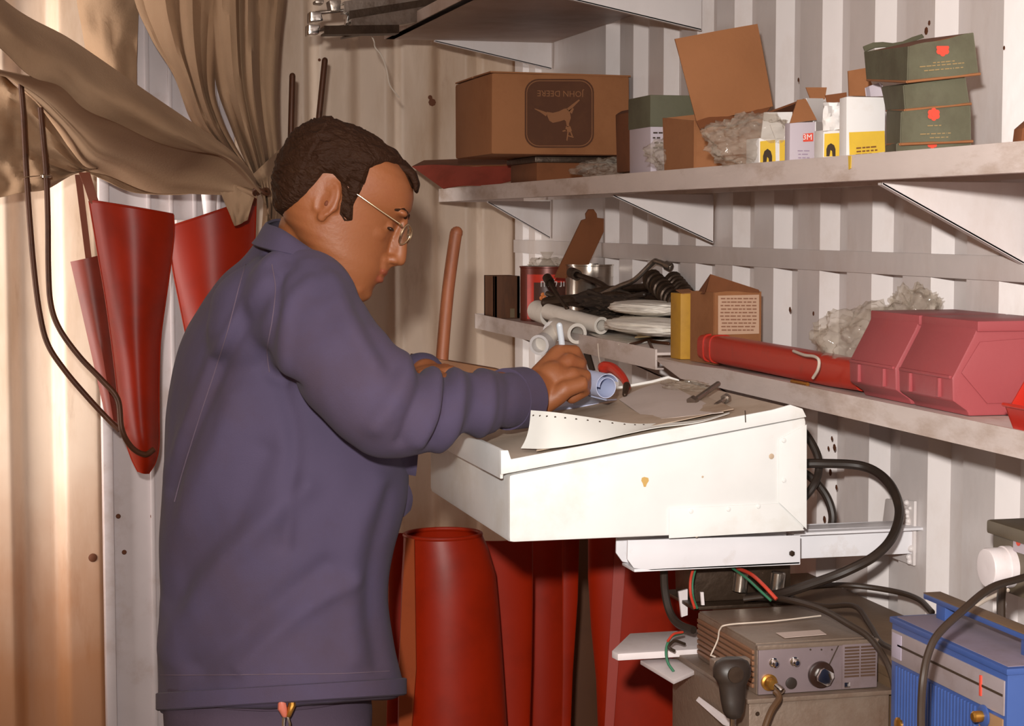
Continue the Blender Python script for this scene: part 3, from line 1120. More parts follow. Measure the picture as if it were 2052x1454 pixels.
# --- stack of green boxes
def green_box(label, quad, side, Y, d, logo=None, prints=(), open_=False, pseed=1):
    """quad: front face px corners tl,tr,br,bl; side: px corners of far-left side (tl, bl)"""
    t = thing('green_box', label, 'box', Q(quad[3][0], quad[3][1], Y), 'stacked green boxes')
    f = [Q(x, y, Y) for x, y in quad]
    s = [Q(x, y, Y + d) for x, y in side]
    w = f[1] - f[0]
    bk = [s[0], s[0] + w, s[1] + (f[2] - f[3]), s[1]]
    mb = MB()
    th = .0022
    mb.quad(f[0], f[1], f[2], f[3], th, nu=8, nv=3, warp=lambda u, v: V(0, .0015 * sin(7 * u), .001 * sin(9 * u) * (1 - v)))
    mb.quad(s[0], f[0], f[3], s[1], th, nu=3, nv=2)
    mb.quad(bk[0], bk[1], bk[2], bk[3], th)
    mb.quad(f[1], bk[1], bk[2], f[2], th)
    mb.quad(f[3], f[2], bk[2], bk[3], th)
    if not open_:
        mb.quad(f[0], f[1], bk[1], bk[0], th)
    mb.build('carton', m_green, t)
    # worn brown paper edge along the foot
    mb = MB()
    mb.tube([f[3] + V(-.001, -.001, 0), f[2] + V(.003, -.001, 0)], .0018, 6)
    mb.tube([s[1], f[3] + V(-.001, -.001, 0)], .0018, 6)
    mb.build('worn_edge', m_card, t)
    if open_:
        mb = MB()
        mb.quad(f[0] + V(.004, .004, -.001), f[1] + V(-.004, .004, -.001), bk[1] + V(-.004, -.004, -.001), bk[0] + V(.004, -.004, -.001), .002)
        mb.build('inner_lining', m_card_dark, t)
        mb = MB()
        mb.quad(bk[0] + V(0, 0, .0), bk[1], bk[1] + V(0, .006, .004), bk[0] + V(0, .006, .007), .002, nu=6, nv=2, warp=lambda u, v: V(0, 0, .003 * sin(8 * u)))
        mb.build('lid_flap', m_green, t)
    if logo:
        x, y, r, clip = logo
        mb = MB()
        for k in range(7):
            a = radians(-90 + 60 * k) if k < 6 else 0
            cx, cy = (x + r * .55 * cos(a), y + r * .55 * sin(a)) if k < 6 else (x, y)
            pts = []
            for j in range(10):
                b_ = 2 * pi * j / 10
                yy = cy + r * .40 * sin(b_)
                if clip:
                    yy = max(yy, clip)
                pts.append(Q(cx + r * .38 * cos(b_), yy, Y - .002 - k * .0001))
            mb.prism(pts, (0, -.0004, 0))
        mb.build('red_emblem', m_redink, t)
    if prints:
        mb = MB()
        for i, (xa, xb, y, tl) in enumerate(prints):
            lines_print(mb, xa, xb, (y,), Y - .0022, 2.2, seed=pseed + i, tilt=tl)
        mb.build('print', mat('tan_print', (150, 126, 84), .7), t)
    return t


green_box('lowest of the green boxes, a thin flat one touching the shelf', [(1798, 288), (1944, 283), (1945, 305), (1798, 311)], [(1776, 292), (1777, 311)], 2.12, .10, logo=(1868, 288, 11, 287))
green_box('green box with a round red emblem, under the plain green one', [(1807, 225), (1943, 213), (1944, 283), (1805, 289)], [(1778, 222), (1778, 289)], 2.115, .10,
          logo=(1871, 229, 14, None), prints=[(1858, 1886, 252, -.04), (1840, 1905, 269, -.04), (1862, 1900, 276, -.04)])
green_box('plain green box without emblem, third up in the stack', [(1811, 172), (1933, 156), (1941, 208), (1815, 221)], [(1768, 175), (1777, 222)], 2.12, .11)
green_box('tilted open green box on top of the stack with a half hidden red emblem', [(1821, 93), (1949, 66), (1959, 148), (1819, 164)], [(1733, 104), (1738, 160)], 2.11, .20,
          logo=(1889, 99, 15, 92), prints=[(1868, 1915, 126, -.09), (1842, 1932, 134, -.09), (1850, 1930, 142, -.09)], open_=True, pseed=7)

# yellow drip of tape on the shelf lip, small brown scrap at the right
mb = MB()
mb.quad(QX(1700, 312, 1.0165), QX(1706, 312, 1.0165), QX(1705, 337, 1.0165), QX(1701, 340, 1.0165), .0008)
tag(mb.build('tape_strip', m_yellow), 'narrow yellow tape strip hanging over the upper shelf lip', 'tape')
mb = MB()
p = QX(2049, 268, 1.12)
mb.prism([p + V(-.004, 0, -.03), p + V(.0, 0, .006), p + V(.03, 0, .03), p + V(.05, 0, -.03)], (0, .02, 0), bev=.001)
tag(mb.build('card_scrap', m_card_dark), 'small dark brown cardboard scrap at the right end of the upper shelf', 'cardboard')

# ================================================================ TOP SHELF: clamps and string
t = thing('galvanised_clamp', 'bright galvanised pipe clamp with angled jaws on the far corner of the top shelf', 'clamp', Q(700, 60, 4.1))
mb = MB()
Yk = 4.18
mb.prism([Q(622, 22, Yk), Q(644, 24, Yk), Q(648, 42, Yk), Q(622, 44, Yk)], (0, .05, 0), bev=.003)
mb.prism([Q(618, 48, Yk), Q(642, 50, Yk), Q(640, 68, Yk), Q(618, 70, Yk)], (0, .05, 0), bev=.003)
mb.build('jaw', m_chrome, t)
mb = MB(); mb.tube([Q(632, 26, Yk + .02), Q(700, 20, Yk + .02), Q(708, 24, Yk + .02), Q(696, 52, Yk + .02), Q(640, 60, Yk + .02)], .004, 10)
mb.build('bow', m_steel, t)
mb = MB(); mb.pipe(Q(699, 22, Yk - .02), Q(694, 54, Yk - .02), .006, .003); mb.build('sleeve', m_chrome, t)
mb = MB(); mb.tube([Q(640, 58, Yk), Q(694, 58, Yk), Q(745, 62, Yk), Q(748, 66, Yk)], .0025, 8); mb.build('wire', m_steel, t)
mb = MB(); mb.prism([Q(632, 0, Yk + .03), Q(650, 0, Yk + .03), Q(648, 8, Yk + .03), Q(632, 6, Yk + .03)], (0, .04, 0), bev=.002)
mb.prism([Q(660, 0, Yk + .0), Q(684, 0, Yk + .0), Q(682, 22, Yk), Q(664, 22, Yk)], (0, .05, 0), bev=.002)
mb.build('upper_jaw', m_steel, t)

t = thing('steel_channel_bundle', 'dark steel channels lying across the far end of the top shelf, overhanging its edge', 'metal bars', Q(800, 30, 4.1))
for i, (x0_, y0_, x1_, y1_, YY, w, m_) in enumerate([(690, 14, 1010, -40, 4.10, .012, m_steel), (700, 34, 960, -6, 4.06, .013, m_dsteel), (704, 52, 880, 22, 4.02, .015, m_steel), (650, 60, 800, 58, 3.98, .009, m_dsteel), (690, 66, 800, 48, 4.04, .009, m_dsteel)]):
    mb = MB()
    a, b = Q(x0_, y0_, YY), Q(x1_, y1_, YY + .05)
    mb.prism([a + V(0, 0, w), a + V(0, 0, -w), a + V(0, .05, -w), a + V(0, .05, -w + .004), a + V(0, .006, -w + .004), a + V(0, .006, w - .004), a + V(0, .05, w - .004), a + V(0, .05, w)], b - a)
    mb.build('channel', m_, t)

mb = MB()
mb.tube(px_path([(744, 70, 4.15), (750, 84, 4.15), (752, 95, 4.14), (765, 112, 4.14), (775, 140, 4.15), (781, 170, 4.16), (800, 196, 4.17)], 5), .0016, 6)
tag(mb.build('hanging_string', m_string), 'pale string hanging from the far corner of the top shelf', 'string')

# ================================================================ THINGS ON THE LOWER SHELF
ZL = 1.2755   # far board surface
ZR = 1.2675   # near board surface

# brown upright box
t = thing('wooden_box', 'small dark brown wooden box beside the red tin', 'box', Q(1015, 640, 4.36))
a, b = Q(990, 553, 4.34), Q(1042, 553, 4.34)
mb = MB()
mb.box((a.x, 4.34, ZL), (b.x, 4.352, a.z), .001)
mb.box((a.x, 4.34, ZL), (a.x + .008, 4.44, a.z), .001)
mb.box((b.x - .008, 4.34, ZL), (b.x, 4.44, a.z), .001)
mb.box((a.x, 4.43, ZL), (b.x, 4.44, a.z), .001)
mb.build('carcass', mat('dark_brown_wood', (96, 56, 28), .7, dirt=((60, 34, 14), .6, 14, .45), stretch=(6, 6, 1)), t)
mb = MB(); strip(mb, Q(1022, 618, 4.34), Q(1031, 618, 4.34), Q(1031, 636, 4.34), Q(1022, 636, 4.34)); mb.build('sticker', mat('olive_label', (110, 92, 66), .7), t)

# red and black tin with white lettering
Yt = 4.24
c = Q(1096, 600, Yt)
rt = .062
t = thing('paint_tin', 'round red and black tin with white lettering on the lower shelf', 'tin', (c.x, Yt, ZL))
zt = Q(1096, 533, Yt).z
mb = MB()
mb.lathe([(rt, 0), (rt, zt - ZL - .004), (rt + .002, zt - ZL - .003), (rt + .002, zt - ZL), (rt - .003, zt - ZL), (rt - .003, .01)], (c.x, Yt, ZL), seg=48)
mb.build('body', mat('tin_dark_red', (112, 44, 30), .35, dirt=((74, 30, 18), .5, 14, .5), metal=.2), t)
def arc_patch(mb, c, r, a0, a1, z0, z1, mi=0, n=14):
    g = []
    for z in (z0, z1):
        g.append([V(c.x + r * sin(radians(a)), Yt - r * cos(radians(a)), z) for a in [a0 + (a1 - a0) * k / n for k in range(n + 1)]])
    mb.sheet(g, .0006, mi)
zrel = lambda y: Q(1096, y, Yt - rt).z
mb = MB(); arc_patch(mb, c, rt + .0006, -62, 28, zrel(640), zrel(550)); mb.build('red_label', mat('tin_red', (206, 54, 36), .35, dirt=((150, 40, 28), .4, 20, .5)), t)
mb = MB(); arc_patch(mb, c, rt + .001, -44, 34, zrel(640), zrel(566)); mb.build('black_label', mat('tin_black', (78, 44, 34), .4), t)
mb = MB()
# white Hebrew letters, as on the label, set letter by letter round the can
def on_tin(mb, strokes, ang, zc, h, r=rt + .0016):
    for x0_, y0_, x1_, y1_ in strokes:
        pts = []
        for k in range(4):
            f = k / 3
            x = x0_ + (x1_ - x0_) * f
            y = y0_ + (y1_ - y0_) * f
            aa = radians(ang) + x * h / r
            pts.append(V(c.x + r * sin(aa), Yt - r * cos(aa), zc + y * h))
        mb.tube(pts, h * .09, 5)
HET = [(-.3, -.5, -.3, .5), (-.36, .45, .36, .45), (.3, .5, .3, -.5)]
TAV = [(-.3, -.5, -.2, .5), (-.36, .45, .36, .45), (.3, .5, .3, -.5), (-.3, -.5, -.45, -.5)]
LAM = [(-.25, .9, -.25, .4), (-.25, .4, .3, .4), (.3, .4, .1, -.5)]
NUN = [(.1, .45, .1, -.45), (-.2, -.45, .1, -.45)]
VAV = [(0, .45, 0, -.45)]
zc = zrel(569)
for g, a_ in ((HET, -24), (VAV, -12), (LAM, 2), (NUN, 14), (VAV, 22), (NUN, 30)):
    on_tin(mb, g, a_, zc, .0125)
mb.build('lettering', m_wcard, t)
mb = MB()
for a_, z_ in ((-24, 590), (-20, 596), (-27, 597)):
    rr_ = rt + .0018
    mb.ell((c.x + rr_ * sin(radians(a_)), Yt - rr_ * cos(radians(a_)), zrel(z_)), (.005, .001, .005), sub=2)
mb.build('orange_emblem', mat('orange_print', (214, 120, 50), .5), t)
tincx = c.x
c2 = Q(1090, 518, Yt + .02)
bag('crumpled clear bag stuffed in the top of the red tin', (tincx, Yt, zt - .002), (.045, .045, .022), 21, knot=(0, 0, .035))

# silver open tin
Ys2 = 4.02
t = thing('silver_tin', 'open silver tin can behind the tools holding a brown board', 'tin', (Q(1183, 600, Ys2).x, Ys2, ZL))
cx = Q(1181, 600, Ys2).x
r2 = .053
zt2 = Q(1181, 530, Ys2 - r2).z
h = zt2 - ZL
mb = MB()
mb.lathe([(r2, 0), (r2, h - .03), (r2 + .001, h - .028), (r2, h - .026), (r2, h - .004), (r2 + .002, h - .003), (r2 + .002, h), (r2 - .002, h), (r2 - .002, .01)], (cx, Ys2, ZL), seg=48)
mb.build('body', m_tin, t)
mb = MB(); mb.lathe([(r2 - .002, h - .02), (.001, h - .02), (.001, h - .03), (r2 - .002, h - .03)], (cx, Ys2, ZL), seg=24); mb.build('contents', m_dsteel, t)

t = thing('notched_board', 'dark brown notched board leaning out of the silver tin', 'board', Q(1150, 525, Ys2))
mb = MB()
mb.prism([Q(1122, 533, Ys2), Q(1166, 441, Ys2), Q(1175, 438, Ys2), Q(1174, 428, Ys2), Q(1180, 419, Ys2), Q(1190, 419, Ys2), Q(1196, 428, Ys2), Q(1197, 436, Ys2), Q(1213, 438, Ys2), Q(1219, 445, Ys2), Q(1178, 533, Ys2), Q(1168, 560, Ys2), Q(1112, 556, Ys2)], (0, .008, 0), bev=.001)
mb.build('plank_body', m_card_dark, t)

# ------- heap of dark tools: each its own thing
def tool(name, label, pts, r, m=m_dsteel, cat='tool', extra=None, group=None, n=6):
    t = thing(name, label, cat, Q(*pts[0]), group)
    mb = MB()
    path = px_path(pts, n)
    mb.tube(path, r, 10, round_=True)
    mb.build('shaft', m, t)
    if extra:
        extra(t)
    return t

def sock(t, p, q, r, m=m_dsteel, name='socket_end'):
    mb = MB(); mb.pipe(Q(*p), Q(*q), r, r * .62); mb.build(name, m, t)

tool('offset_wrench', 'bent bar wrench with an upturned hooked end on top of the dark tools', [(1190, 598, 3.7), (1240, 574, 3.66), (1272, 560, 3.62), (1308, 526, 3.6), (1318, 524, 3.58), (1342, 534, 3.56)], .0055, m_steel, extra=lambda t: sock(t, (1334, 530, 3.56), (1344, 535, 3.55), .0085, m_steel), n=4)
tool('spanner', 'long dark spanner lying slanted from the tin to the coiled grips', [(1150, 548, 3.9), (1200, 566, 3.8), (1250, 596, 3.66), (1330, 612, 3.5)], .0058, extra=lambda t: sock(t, (1146, 546, 3.92), (1156, 551, 3.88), .012))
tool('spanner', 'short dark bar crossing in front of the red tin', [(1098, 588, 3.85), (1140, 606, 3.8), (1170, 612, 3.72)], .006)
tool('spanner', 'dark flat spanner pointing up left over the white sacks', [(1098, 560, 3.86), (1118, 592, 3.8), (1136, 617, 3.72)], .0045, extra=lambda t: sock(t, (1096, 556, 3.87), (1102, 565, 3.85), .010))
tool('pry_bar', 'dark pry bar under the bent wrench', [(1130, 606, 3.82), (1190, 585, 3.76), (1250, 578, 3.7), (1300, 574, 3.6)], .008)
tool('pry_bar', 'thick dark bar at the foot of the tool heap', [(1095, 606, 3.84), (1160, 600, 3.78), (1250, 596, 3.68), (1350, 606, 3.5)], .012)
tool('pliers', 'dark pliers with handles spread over the heap', [(1180, 598, 3.72), (1230, 590, 3.66), (1282, 600, 3.6)], .007, extra=lambda t: (lambda mb: (mb.tube(px_path([(1180, 584, 3.70), (1230, 600, 3.64), (1290, 590, 3.56)], 5), .006, 8, round_=True), mb.build('handle', m_rubber, t)))(MB()))

# two ribbed dark cylinders (grips / springs)
def spring(label, p, q, R, turns):
    t = thing('coil_spring', label, 'spring', Q(*p), 'pair of coil springs')
    a, b = Q(*p), Q(*q)
    d = (b - a)
    tt = d.normalized(); N = tt.orthogonal().normalized(); B = tt.cross(N)
    pts = []
    nn = turns * 14
    for k in range(nn + 1):
        an = 2 * pi * k / 14
        pts.append(a + d * (k / nn) + (N * cos(an) + B * sin(an)) * R)
    mb = MB(); mb.tube(pts, .0036, 6, up=tt[:]); mb.build('coil', m_dsteel, t)
    mb = MB(); mb.tube([a, b], R * .86, 16); mb.build('core', m_rubber, t)
spring('left one of the two dark ribbed coil springs on the tool heap', (1302, 556, 3.56), (1380, 628, 3.36), .018, 11)
spring('right one of the two dark ribbed coil springs on the tool heap', (1346, 560, 3.53), (1384, 606, 3.38), .017, 8)
c = Q(1215, 600, 3.75)
mb = MB(); v_, f_ = crumple((c.x + .02, 3.72, ZL + .055), (.085, .13, .036), 31, .5, 5, flatbottom=ZL + .02); mb.add(v_, f_)
tag(mb.build('oily_rag', mat('oily_dark_rag', (62, 46, 34), .9, dirt=((40, 28, 18), .6, 20, .45), bump=(60, .5))), 'dark oily rag heaped under the tools on the lower shelf', 'rag')

# white plastic sacks below the tools
def sack(label, c, rad, seed, rz, squash=None):
    mb = MB()
    bm = bmesh.new()
    bmesh.ops.create_icosphere(bm, subdivisions=5, radius=1)
    Rm = Matrix.Rotation(rz, 3, 'Z')
    for v in bm.verts:
        p = v.co
        sx = abs(p.x) ** .7 * (1 if p.x > 0 else -1)
        q = Vector((sx * rad[0], p.y * rad[1] * (1 - .25 * abs(p.x)), p.z * rad[2]))
        q *= 1 + .10 * noise.noise(p * 2.2 + Vector((seed, 0, 0))) + .07 * noise.noise(Vector((p.x * 2, p.y * 7, p.z * 7)) + Vector((seed, 3, 0)))
        v.co = Rm @ q + Vector(c)
    bm.verts.index_update()
    mb._bm(bm, 0, None)
    o = mb.build('plastic_sack', m_bag, None, 70)
    return tag(o, label, 'sack', 'white sacks on the lower shelf')
c = Q(1300, 622, 3.46); sack('upper white plastic sack under the springs', (c.x, 3.46, ZL + .062), (.11, .055, .014), 2, radians(-72))
c = Q(1300, 650, 3.44); sack('lower white plastic sack, nearest the shelf surface', (c.x - .005, 3.40, ZL + .030), (.15, .062, .017), 5, radians(-76))
mb = MB()
mb.quad(QZ(1180, 668, ZL + .004), QZ(1290, 648, ZL + .004), QZ(1350, 680, ZL + .001), QZ(1240, 690, ZL + .001), .002, nu=10, nv=6, warp=lambda u, v: V(0, 0, .004 * noise.noise(V(u * 4, v * 3, 1))))
tag(mb.build('paper_sheet', m_bag), 'flat creased white sheet between the pipes and the red tubes', 'paper')
mb = MB()
mb.quad(QZ(1272, 676, ZL + .012), QZ(1322, 646, ZL + .02), QZ(1336, 650, ZL + .02), QZ(1330, 672, ZL + .012), .002, nu=4, nv=2)
tag(mb.build('card_scrap', mat('tan_card', (176, 150, 108), .8)), 'torn tan cardboard scrap on the white sheet', 'cardboard')
for i, (lab, P0) in enumerate([('thin brown steel strip by the end of the red tubes', [(1262, 690), (1330, 672), (1372, 668)]), ('second thin steel strip lying in front of the white sheet', [(1240, 700), (1300, 683), (1340, 688)])]):
    mb = MB()
    pts = [QZ(x, y, ZL + .003) for x, y in P0]
    for k in range(len(pts)): pts[k].x = max(pts[k].x, 1.078)
    mb.tube(pts, .003, 8, round_=True)
    tag(mb.build('steel_strip', m_rod), lab, 'strip')

# white plastic pipes
def pvc(label, p, q, ro, ri=None, bell=False):
    t = thing('plastic_pipe', label, 'pipe', Q(*p), 'off-white plastic pipes')
    a, b = Q(*p), Q(*q)
    mb = MB(); mb.pipe(a, b, ro, ri or ro * .72, 28); mb.build('tube', m_pvc, t)
    if bell:
        mb = MB(); d = (b - a).normalized(); mb.pipe(b - d * .004, b + d * .001, ro * 1.06, (ro * .72), 28); mb.build('end_rim', m_pvc, t)
    return t
pvc('long off-white pipe resting across the others, bore facing right', (1098, 624, 3.80), (1205, 652, 3.60), .0165, bell=True)
tlow = pvc('lower off-white pipe with an elbow fitting, just above the writing hand', (1112, 655, 3.72), (1156, 668, 3.60), .0195, bell=True)
pvc('stubby off-white pipe end pointing away at the left', (1076, 622, 3.96), (1103, 632, 3.88), .0225, bell=True)
pvc('thin off-white pipe with its open end under the sacks', (1290, 618, 3.62), (1196, 622, 3.72), .0155)
mb = MB()
mb.tube(px_path([(1086, 688, 3.66), (1094, 682, 3.67), (1104, 670, 3.69), (1120, 658, 3.72)], 6), [.0175] * 19, 20)
mb.build('elbow', m_pvc, tlow)
mb = MB(); mb.pipe(Q(1080, 691, 3.64), Q(1094, 684, 3.68), .0205, .015, 24); mb.build('collar', mat('white_fitting', (226, 222, 222), .35), tlow)
mb = MB(); mb.pipe(Q(1108, 664, 3.70), Q(1120, 658, 3.73), .0215, .015, 24); mb.build('collar', MATS['white_fitting'], tlow)

# yellow narrow box, cardboard box with printed label
Yy = 3.06
t = thing('yellow_carton', 'narrow ochre yellow carton standing against the printed cardboard box', 'box', Q(1380, 670, Yy))
a, b = Q(1364, 588, Yy), Q(1396, 586, Yy)
mb = MB(); mb.box((a.x, Yy, ZR), (b.x, Yy + .05, a.z), .0015, jit=.001); mb.build('carton', mat('ochre_card', (190, 140, 40), .6, dirt=((140, 96, 30), .5, 16, .48)), t)
mb = MB(); a2, b2 = Q(1366, 588, Yy), Q(1392, 586, Yy)
mb.quad(a2 + V(0, -.001, .0), b2 + V(0, -.001, 0), b2 + V(0, .03, .005), a2 + V(0, .03, .005), .0012); mb.build('lid', m_card, t)
Yb_ = 2.94
t = thing('printed_carton', 'small brown cardboard box with a pale printed label, its lid torn open', 'box', Q(1460, 670, Yb_))
a, b = Q(1432, 586, Yb_), Q(1524, 584, Yb_)
sl = Q(1394, 590, Yb_ + .09)
mb = MB()
zb_ = ZR
mb.quad(a, b, V(b.x, Yb_, zb_), V(a.x, Yb_, zb_), .003, nu=4, nv=3, warp=lambda u, v: V(0, .001 * sin(8 * u), .002 * sin(5 * u) * (1 - v)))
mb.quad(V(a.x - .008, Yb_ + .09, a.z), a, V(a.x, Yb_, zb_), V(a.x - .008, Yb_ + .09, zb_), .003, nu=2, nv=2)
mb.quad(V(a.x, Yb_ + .09, a.z), V(b.x, Yb_ + .09, a.z), V(b.x, Yb_ + .09, zb_), V(a.x, Yb_ + .09, zb_), .003)
mb.quad(b, b + V(0, .09, 0), V(b.x, Yb_ + .09, zb_), V(b.x, Yb_, zb_), .003)
mb.quad(V(a.x, Yb_, zb_ + .002), V(b.x, Yb_, zb_ + .002), V(b.x, Yb_ + .09, zb_ + .002), V(a.x, Yb_ + .09, zb_ + .002), .003)
mb.build('carton', m_card, t)
mb = MB()
mb.prism([Q(1412, 588, Yb_ + .05), Q(1424, 549, Yb_ + .05), Q(1520, 580, Yb_ + .012), Q(1524, 586, Yb_ + .002)], (0, .002, 0))
mb.prism([Q(1396, 590, Yb_ + .08), Q(1424, 549, Yb_ + .05), Q(1412, 588, Yb_ + .02)], (0, .002, 0))
mb.build('torn_lid', m_card_dark, t)
mb = MB(); strip(mb, Q(1438, 592, Yb_), Q(1520, 590, Yb_), Q(1520, 668, Yb_), Q(1438, 670, Yb_), off=(0, -.0026, 0)); mb.build('label_panel', mat('pale_tan_label', (196, 160, 134), .75), t)
mb = MB(); lines_print(mb, 1443, 1516, [598 + 7 * k for k in range(10)], Yb_ - .0034, 2.6, seed=44); mb.build('print', mat('label_print', (140, 96, 72), .8), t)

# red tubes / bars
def redbar(label, name, p, q, w, hgt, m=m_redtool, ends=True):
    a, b = Vector(p), Vector(q)
    t = thing(name, label, 'tube', a)
    d = (b - a).normalized(); s = Vector((0, 0, 1)); n_ = d.cross(s).normalized()
    mb = MB()
    rings = []
    for k in range(7):
        f = k / 6
        c_ = a.lerp(b, f)
        sc = .9 if k in (0, 6) else 1
        rings.append([c_ + n_ * w * sc * (abs(cos(x)) ** .55) * (1 if cos(x) > 0 else -1) + s * hgt * sc * (abs(sin(x)) ** .55) * (1 if sin(x) > 0 else -1) for x in [2 * pi * j / 24 for j in range(24)]])
    mb.loft(rings)
    mb.build('tube_body', m, t, 40)
    mb = MB()
    for f in (.30, .62):
        pass
    for off in (-.25, .3):
        mb.tube([a.lerp(b, .12) + n_ * -w * 1.0 + s * hgt * off, a.lerp(b, .97) + n_ * -w * 1.0 + s * hgt * off], .0016, 6)
    mb.build('seam', m, t)
    return t, a, b, d, n_, s
zc_ = ZR + .023
p = V(1.108, 2.98, zc_ + .004); q = V(1.120, 2.385, zc_ + .0)
t, a, b, d, n_, s = redbar('long bright red squared tube lying on the lower shelf, with a white string', 'red_tube', p, q, .020, .0225)
for f in (.04, .09):
    mb = MB(); c_ = a.lerp(b, f); mb.loft([[c_ + d * k * .008 + n_ * .0212 * (abs(cos(x)) ** .55) * (1 if cos(x) > 0 else -1) + s * .0237 * (abs(sin(x)) ** .55) * (1 if sin(x) > 0 else -1) for x in [2 * pi * j / 24 for j in range(24)]] for k in (0, 1)]); mb.build('collar', m_redtool, t)
redbar('second red tube behind the long one, half hidden', 'red_tube', V(1.160, 2.86, ZR + .018), V(1.152, 2.372, ZR + .018), .016, .017)
redbar('thin dull red bar lying behind the red tubes', 'red_bar', V(1.200, 2.86, ZR + .022), V(1.190, 2.55, ZR + .024), .011, .007, mat('dull_red_bar', (176, 66, 56), .45, dirt=((120, 50, 36), .5, 20, .5)))
t = thing('round_plug', 'small red ball topped plug in front of the printed cardboard box', 'plug', Q(1405, 672, 2.93))
c = Q(1408, 664, 2.93); c.x = 1.139; c = Q(1408, 664, 1.139 / (Q(1408, 664, 1).x)); mb = MB(); mb.lathe([(.001, -.014), (.010, -.012), (.0115, -.003), (.010, .006), (.006, .010), (.001, .0115)], c, (0, 0, 1), 20); mb.build('ball', m_redtool, t)
mb = MB(); mb.tube([c + V(0, 0, -.012), V(c.x, c.y, ZR)], .004, 8); mb.build('stem', m_dsteel, t)
mb = MB()
yy = 2.50
mb.tube(spline([QX(1590, 703, 1.086), QX(1612, 711, 1.080), QX(1632, 714, 1.078), QX(1641, 722, 1.077), QX(1639, 740, 1.077), QX(1629, 757, 1.078)], 6), .0022, 7)
tag(mb.build('tie_string', m_string), 'white string looped over the red tube', 'string')
mb = MB(); a_ = QZ(1600, 764, ZR + .003); b_ = QZ(1638, 770, ZR + .003)
mb.tube([V(1.082, a_.y, ZR + .0035), V(1.083, b_.y, ZR + .0035)], .003, 8); tag(mb.build('copper_tube', m_brass), 'short shiny copper tube in front of the red tube', 'tube')

# clear bag beyond the pink bins
bag('large clear plastic bag leaning on the pink bins', (1.165, 2.50, ZR + .052), (.060, .085, .056), 41, bottom=ZR, amp=.55)
bag('clear plastic wrap standing up against the wall behind the pink bins', (1.205, 2.42, ZR + .105), (.030, .05, .034), 45, amp=.8)

# ---------------------------------------------------------------- pink bins
def bin_profile(Xf, z0, H, D):
    """outer outline in (x,z): toe, undercut, label band, slope, top, back"""
    return [(Xf + .022, z0), (Xf + .020, z0 + .006), (Xf, z0 + .019), (Xf - .001, z0 + .047), (Xf + .027, z0 + H - .010), (Xf + .031, z0 + H), (Xf + D, z0 + H + .004), (Xf + D, z0)]

def pink_bin(label, ya, yb, Xf=1.083, z0=ZR, H=.108, D=.155):
    t = thing('storage_bin', label, 'bin', (Xf + .07, (ya + yb) / 2, z0), 'pink storage bins')
    pf = bin_profile(Xf, z0, H, D)
    mb = MB(); mb.prism([(x, ya, z) for x, z in pf], (0, yb - ya, 0), bev=.003); mb.build('body', m_pink, t, 45)
    # label holder: two uprights and a recessed band
    for y in (ya + (yb - ya) * .22, ya + (yb - ya) * .76):
        mb = MB(); mb.box((Xf - .0045, y - .003, z0 + .021), (Xf + .002, y + .003, z0 + .045), .001); mb.build('label_rib', m_pink, t)
    mb = MB(); mb.box((Xf - .003, ya + .004, z0 + .0455), (Xf + .002, yb - .004, z0 + .0495), .001); mb.build('rim', m_pink, t)
    # raised side frame near the viewer
    s = [(Xf + .010, z0 + .053), (Xf + .034, z0 + H - .018), (Xf + D - .01, z0 + H - .012), (Xf + D - .01, z0 + .015), (Xf + .045, z0 + .015)]
    mb = MB(); mb.prism([(x, ya - .0005, z) for x, z in s], (0, -.002, 0), bev=.0008); mb.build('side_panel', m_pink, t, 30)
    mb = MB(); mb.box((Xf + .030, ya - .003, z0 + H - .006), (Xf + D, yb + .001, z0 + H + .007), .002); mb.build('top_rim', m_pink, t)
    return t
pink_bin('far pink plastic storage bin, at the end beside the clear bag', 2.222, 2.362)
pink_bin('near pink plastic storage bin, behind the small red bin', 2.068, 2.212)
# small red open bin
t = thing('storage_bin', 'small bright red open bin at the right edge of the lower shelf', 'bin', (1.1, 1.87, ZR))
X0, Y0_, Y1_ = 1.075, 1.80, 1.93
mb = MB()
side = [(X0 + .012, ZR), (X0, ZR + .028), (X0 + .008, ZR + .028), (X0 + .034, ZR + .070), (X0 + .10, ZR + .072), (X0 + .10, ZR)]
for y in (Y0_, Y1_ - .003):
    mb.prism([(x, y, z) for x, z in side], (0, .003, 0), bev=.0008)
mb.prism([(X0 + .012, Y0_, ZR), (X0, Y0_, ZR + .028), (X0 + .003, Y0_, ZR + .028), (X0 + .015, Y0_, ZR)], (0, Y1_ - Y0_, 0))
mb.box((X0 + .012, Y0_, ZR), (X0 + .10, Y1_, ZR + .003), .0005)
mb.box((X0 + .097, Y0_, ZR), (X0 + .10, Y1_, ZR + .072), .0005)
mb.build('body', m_redplastic, t)
mb = MB(); mb.tube([V(X0 - .001, Y0_, ZR + .028), V(X0 - .001, Y1_, ZR + .028)], .0024, 8); mb.build('lip', m_redplastic, t)
for k in range(9):
    mb = MB(); c = V(X0 + .03 + random.random() * .04, Y0_ + .015 + k * .012, ZR + .022 + random.random() * .008)
    ax = Vector((random.random() - .5, random.random() - .5, .3)).normalized()
    mb.lathe([(.001, 0), (.006, .0), (.006, .004), (.0032, .0045), (.0032, .022), (.001, .023)], c, ax, 8)
    tag(mb.build('screw', m_dsteel), 'dark screw lying in the small red bin', 'screw', 'screws in the small red bin')

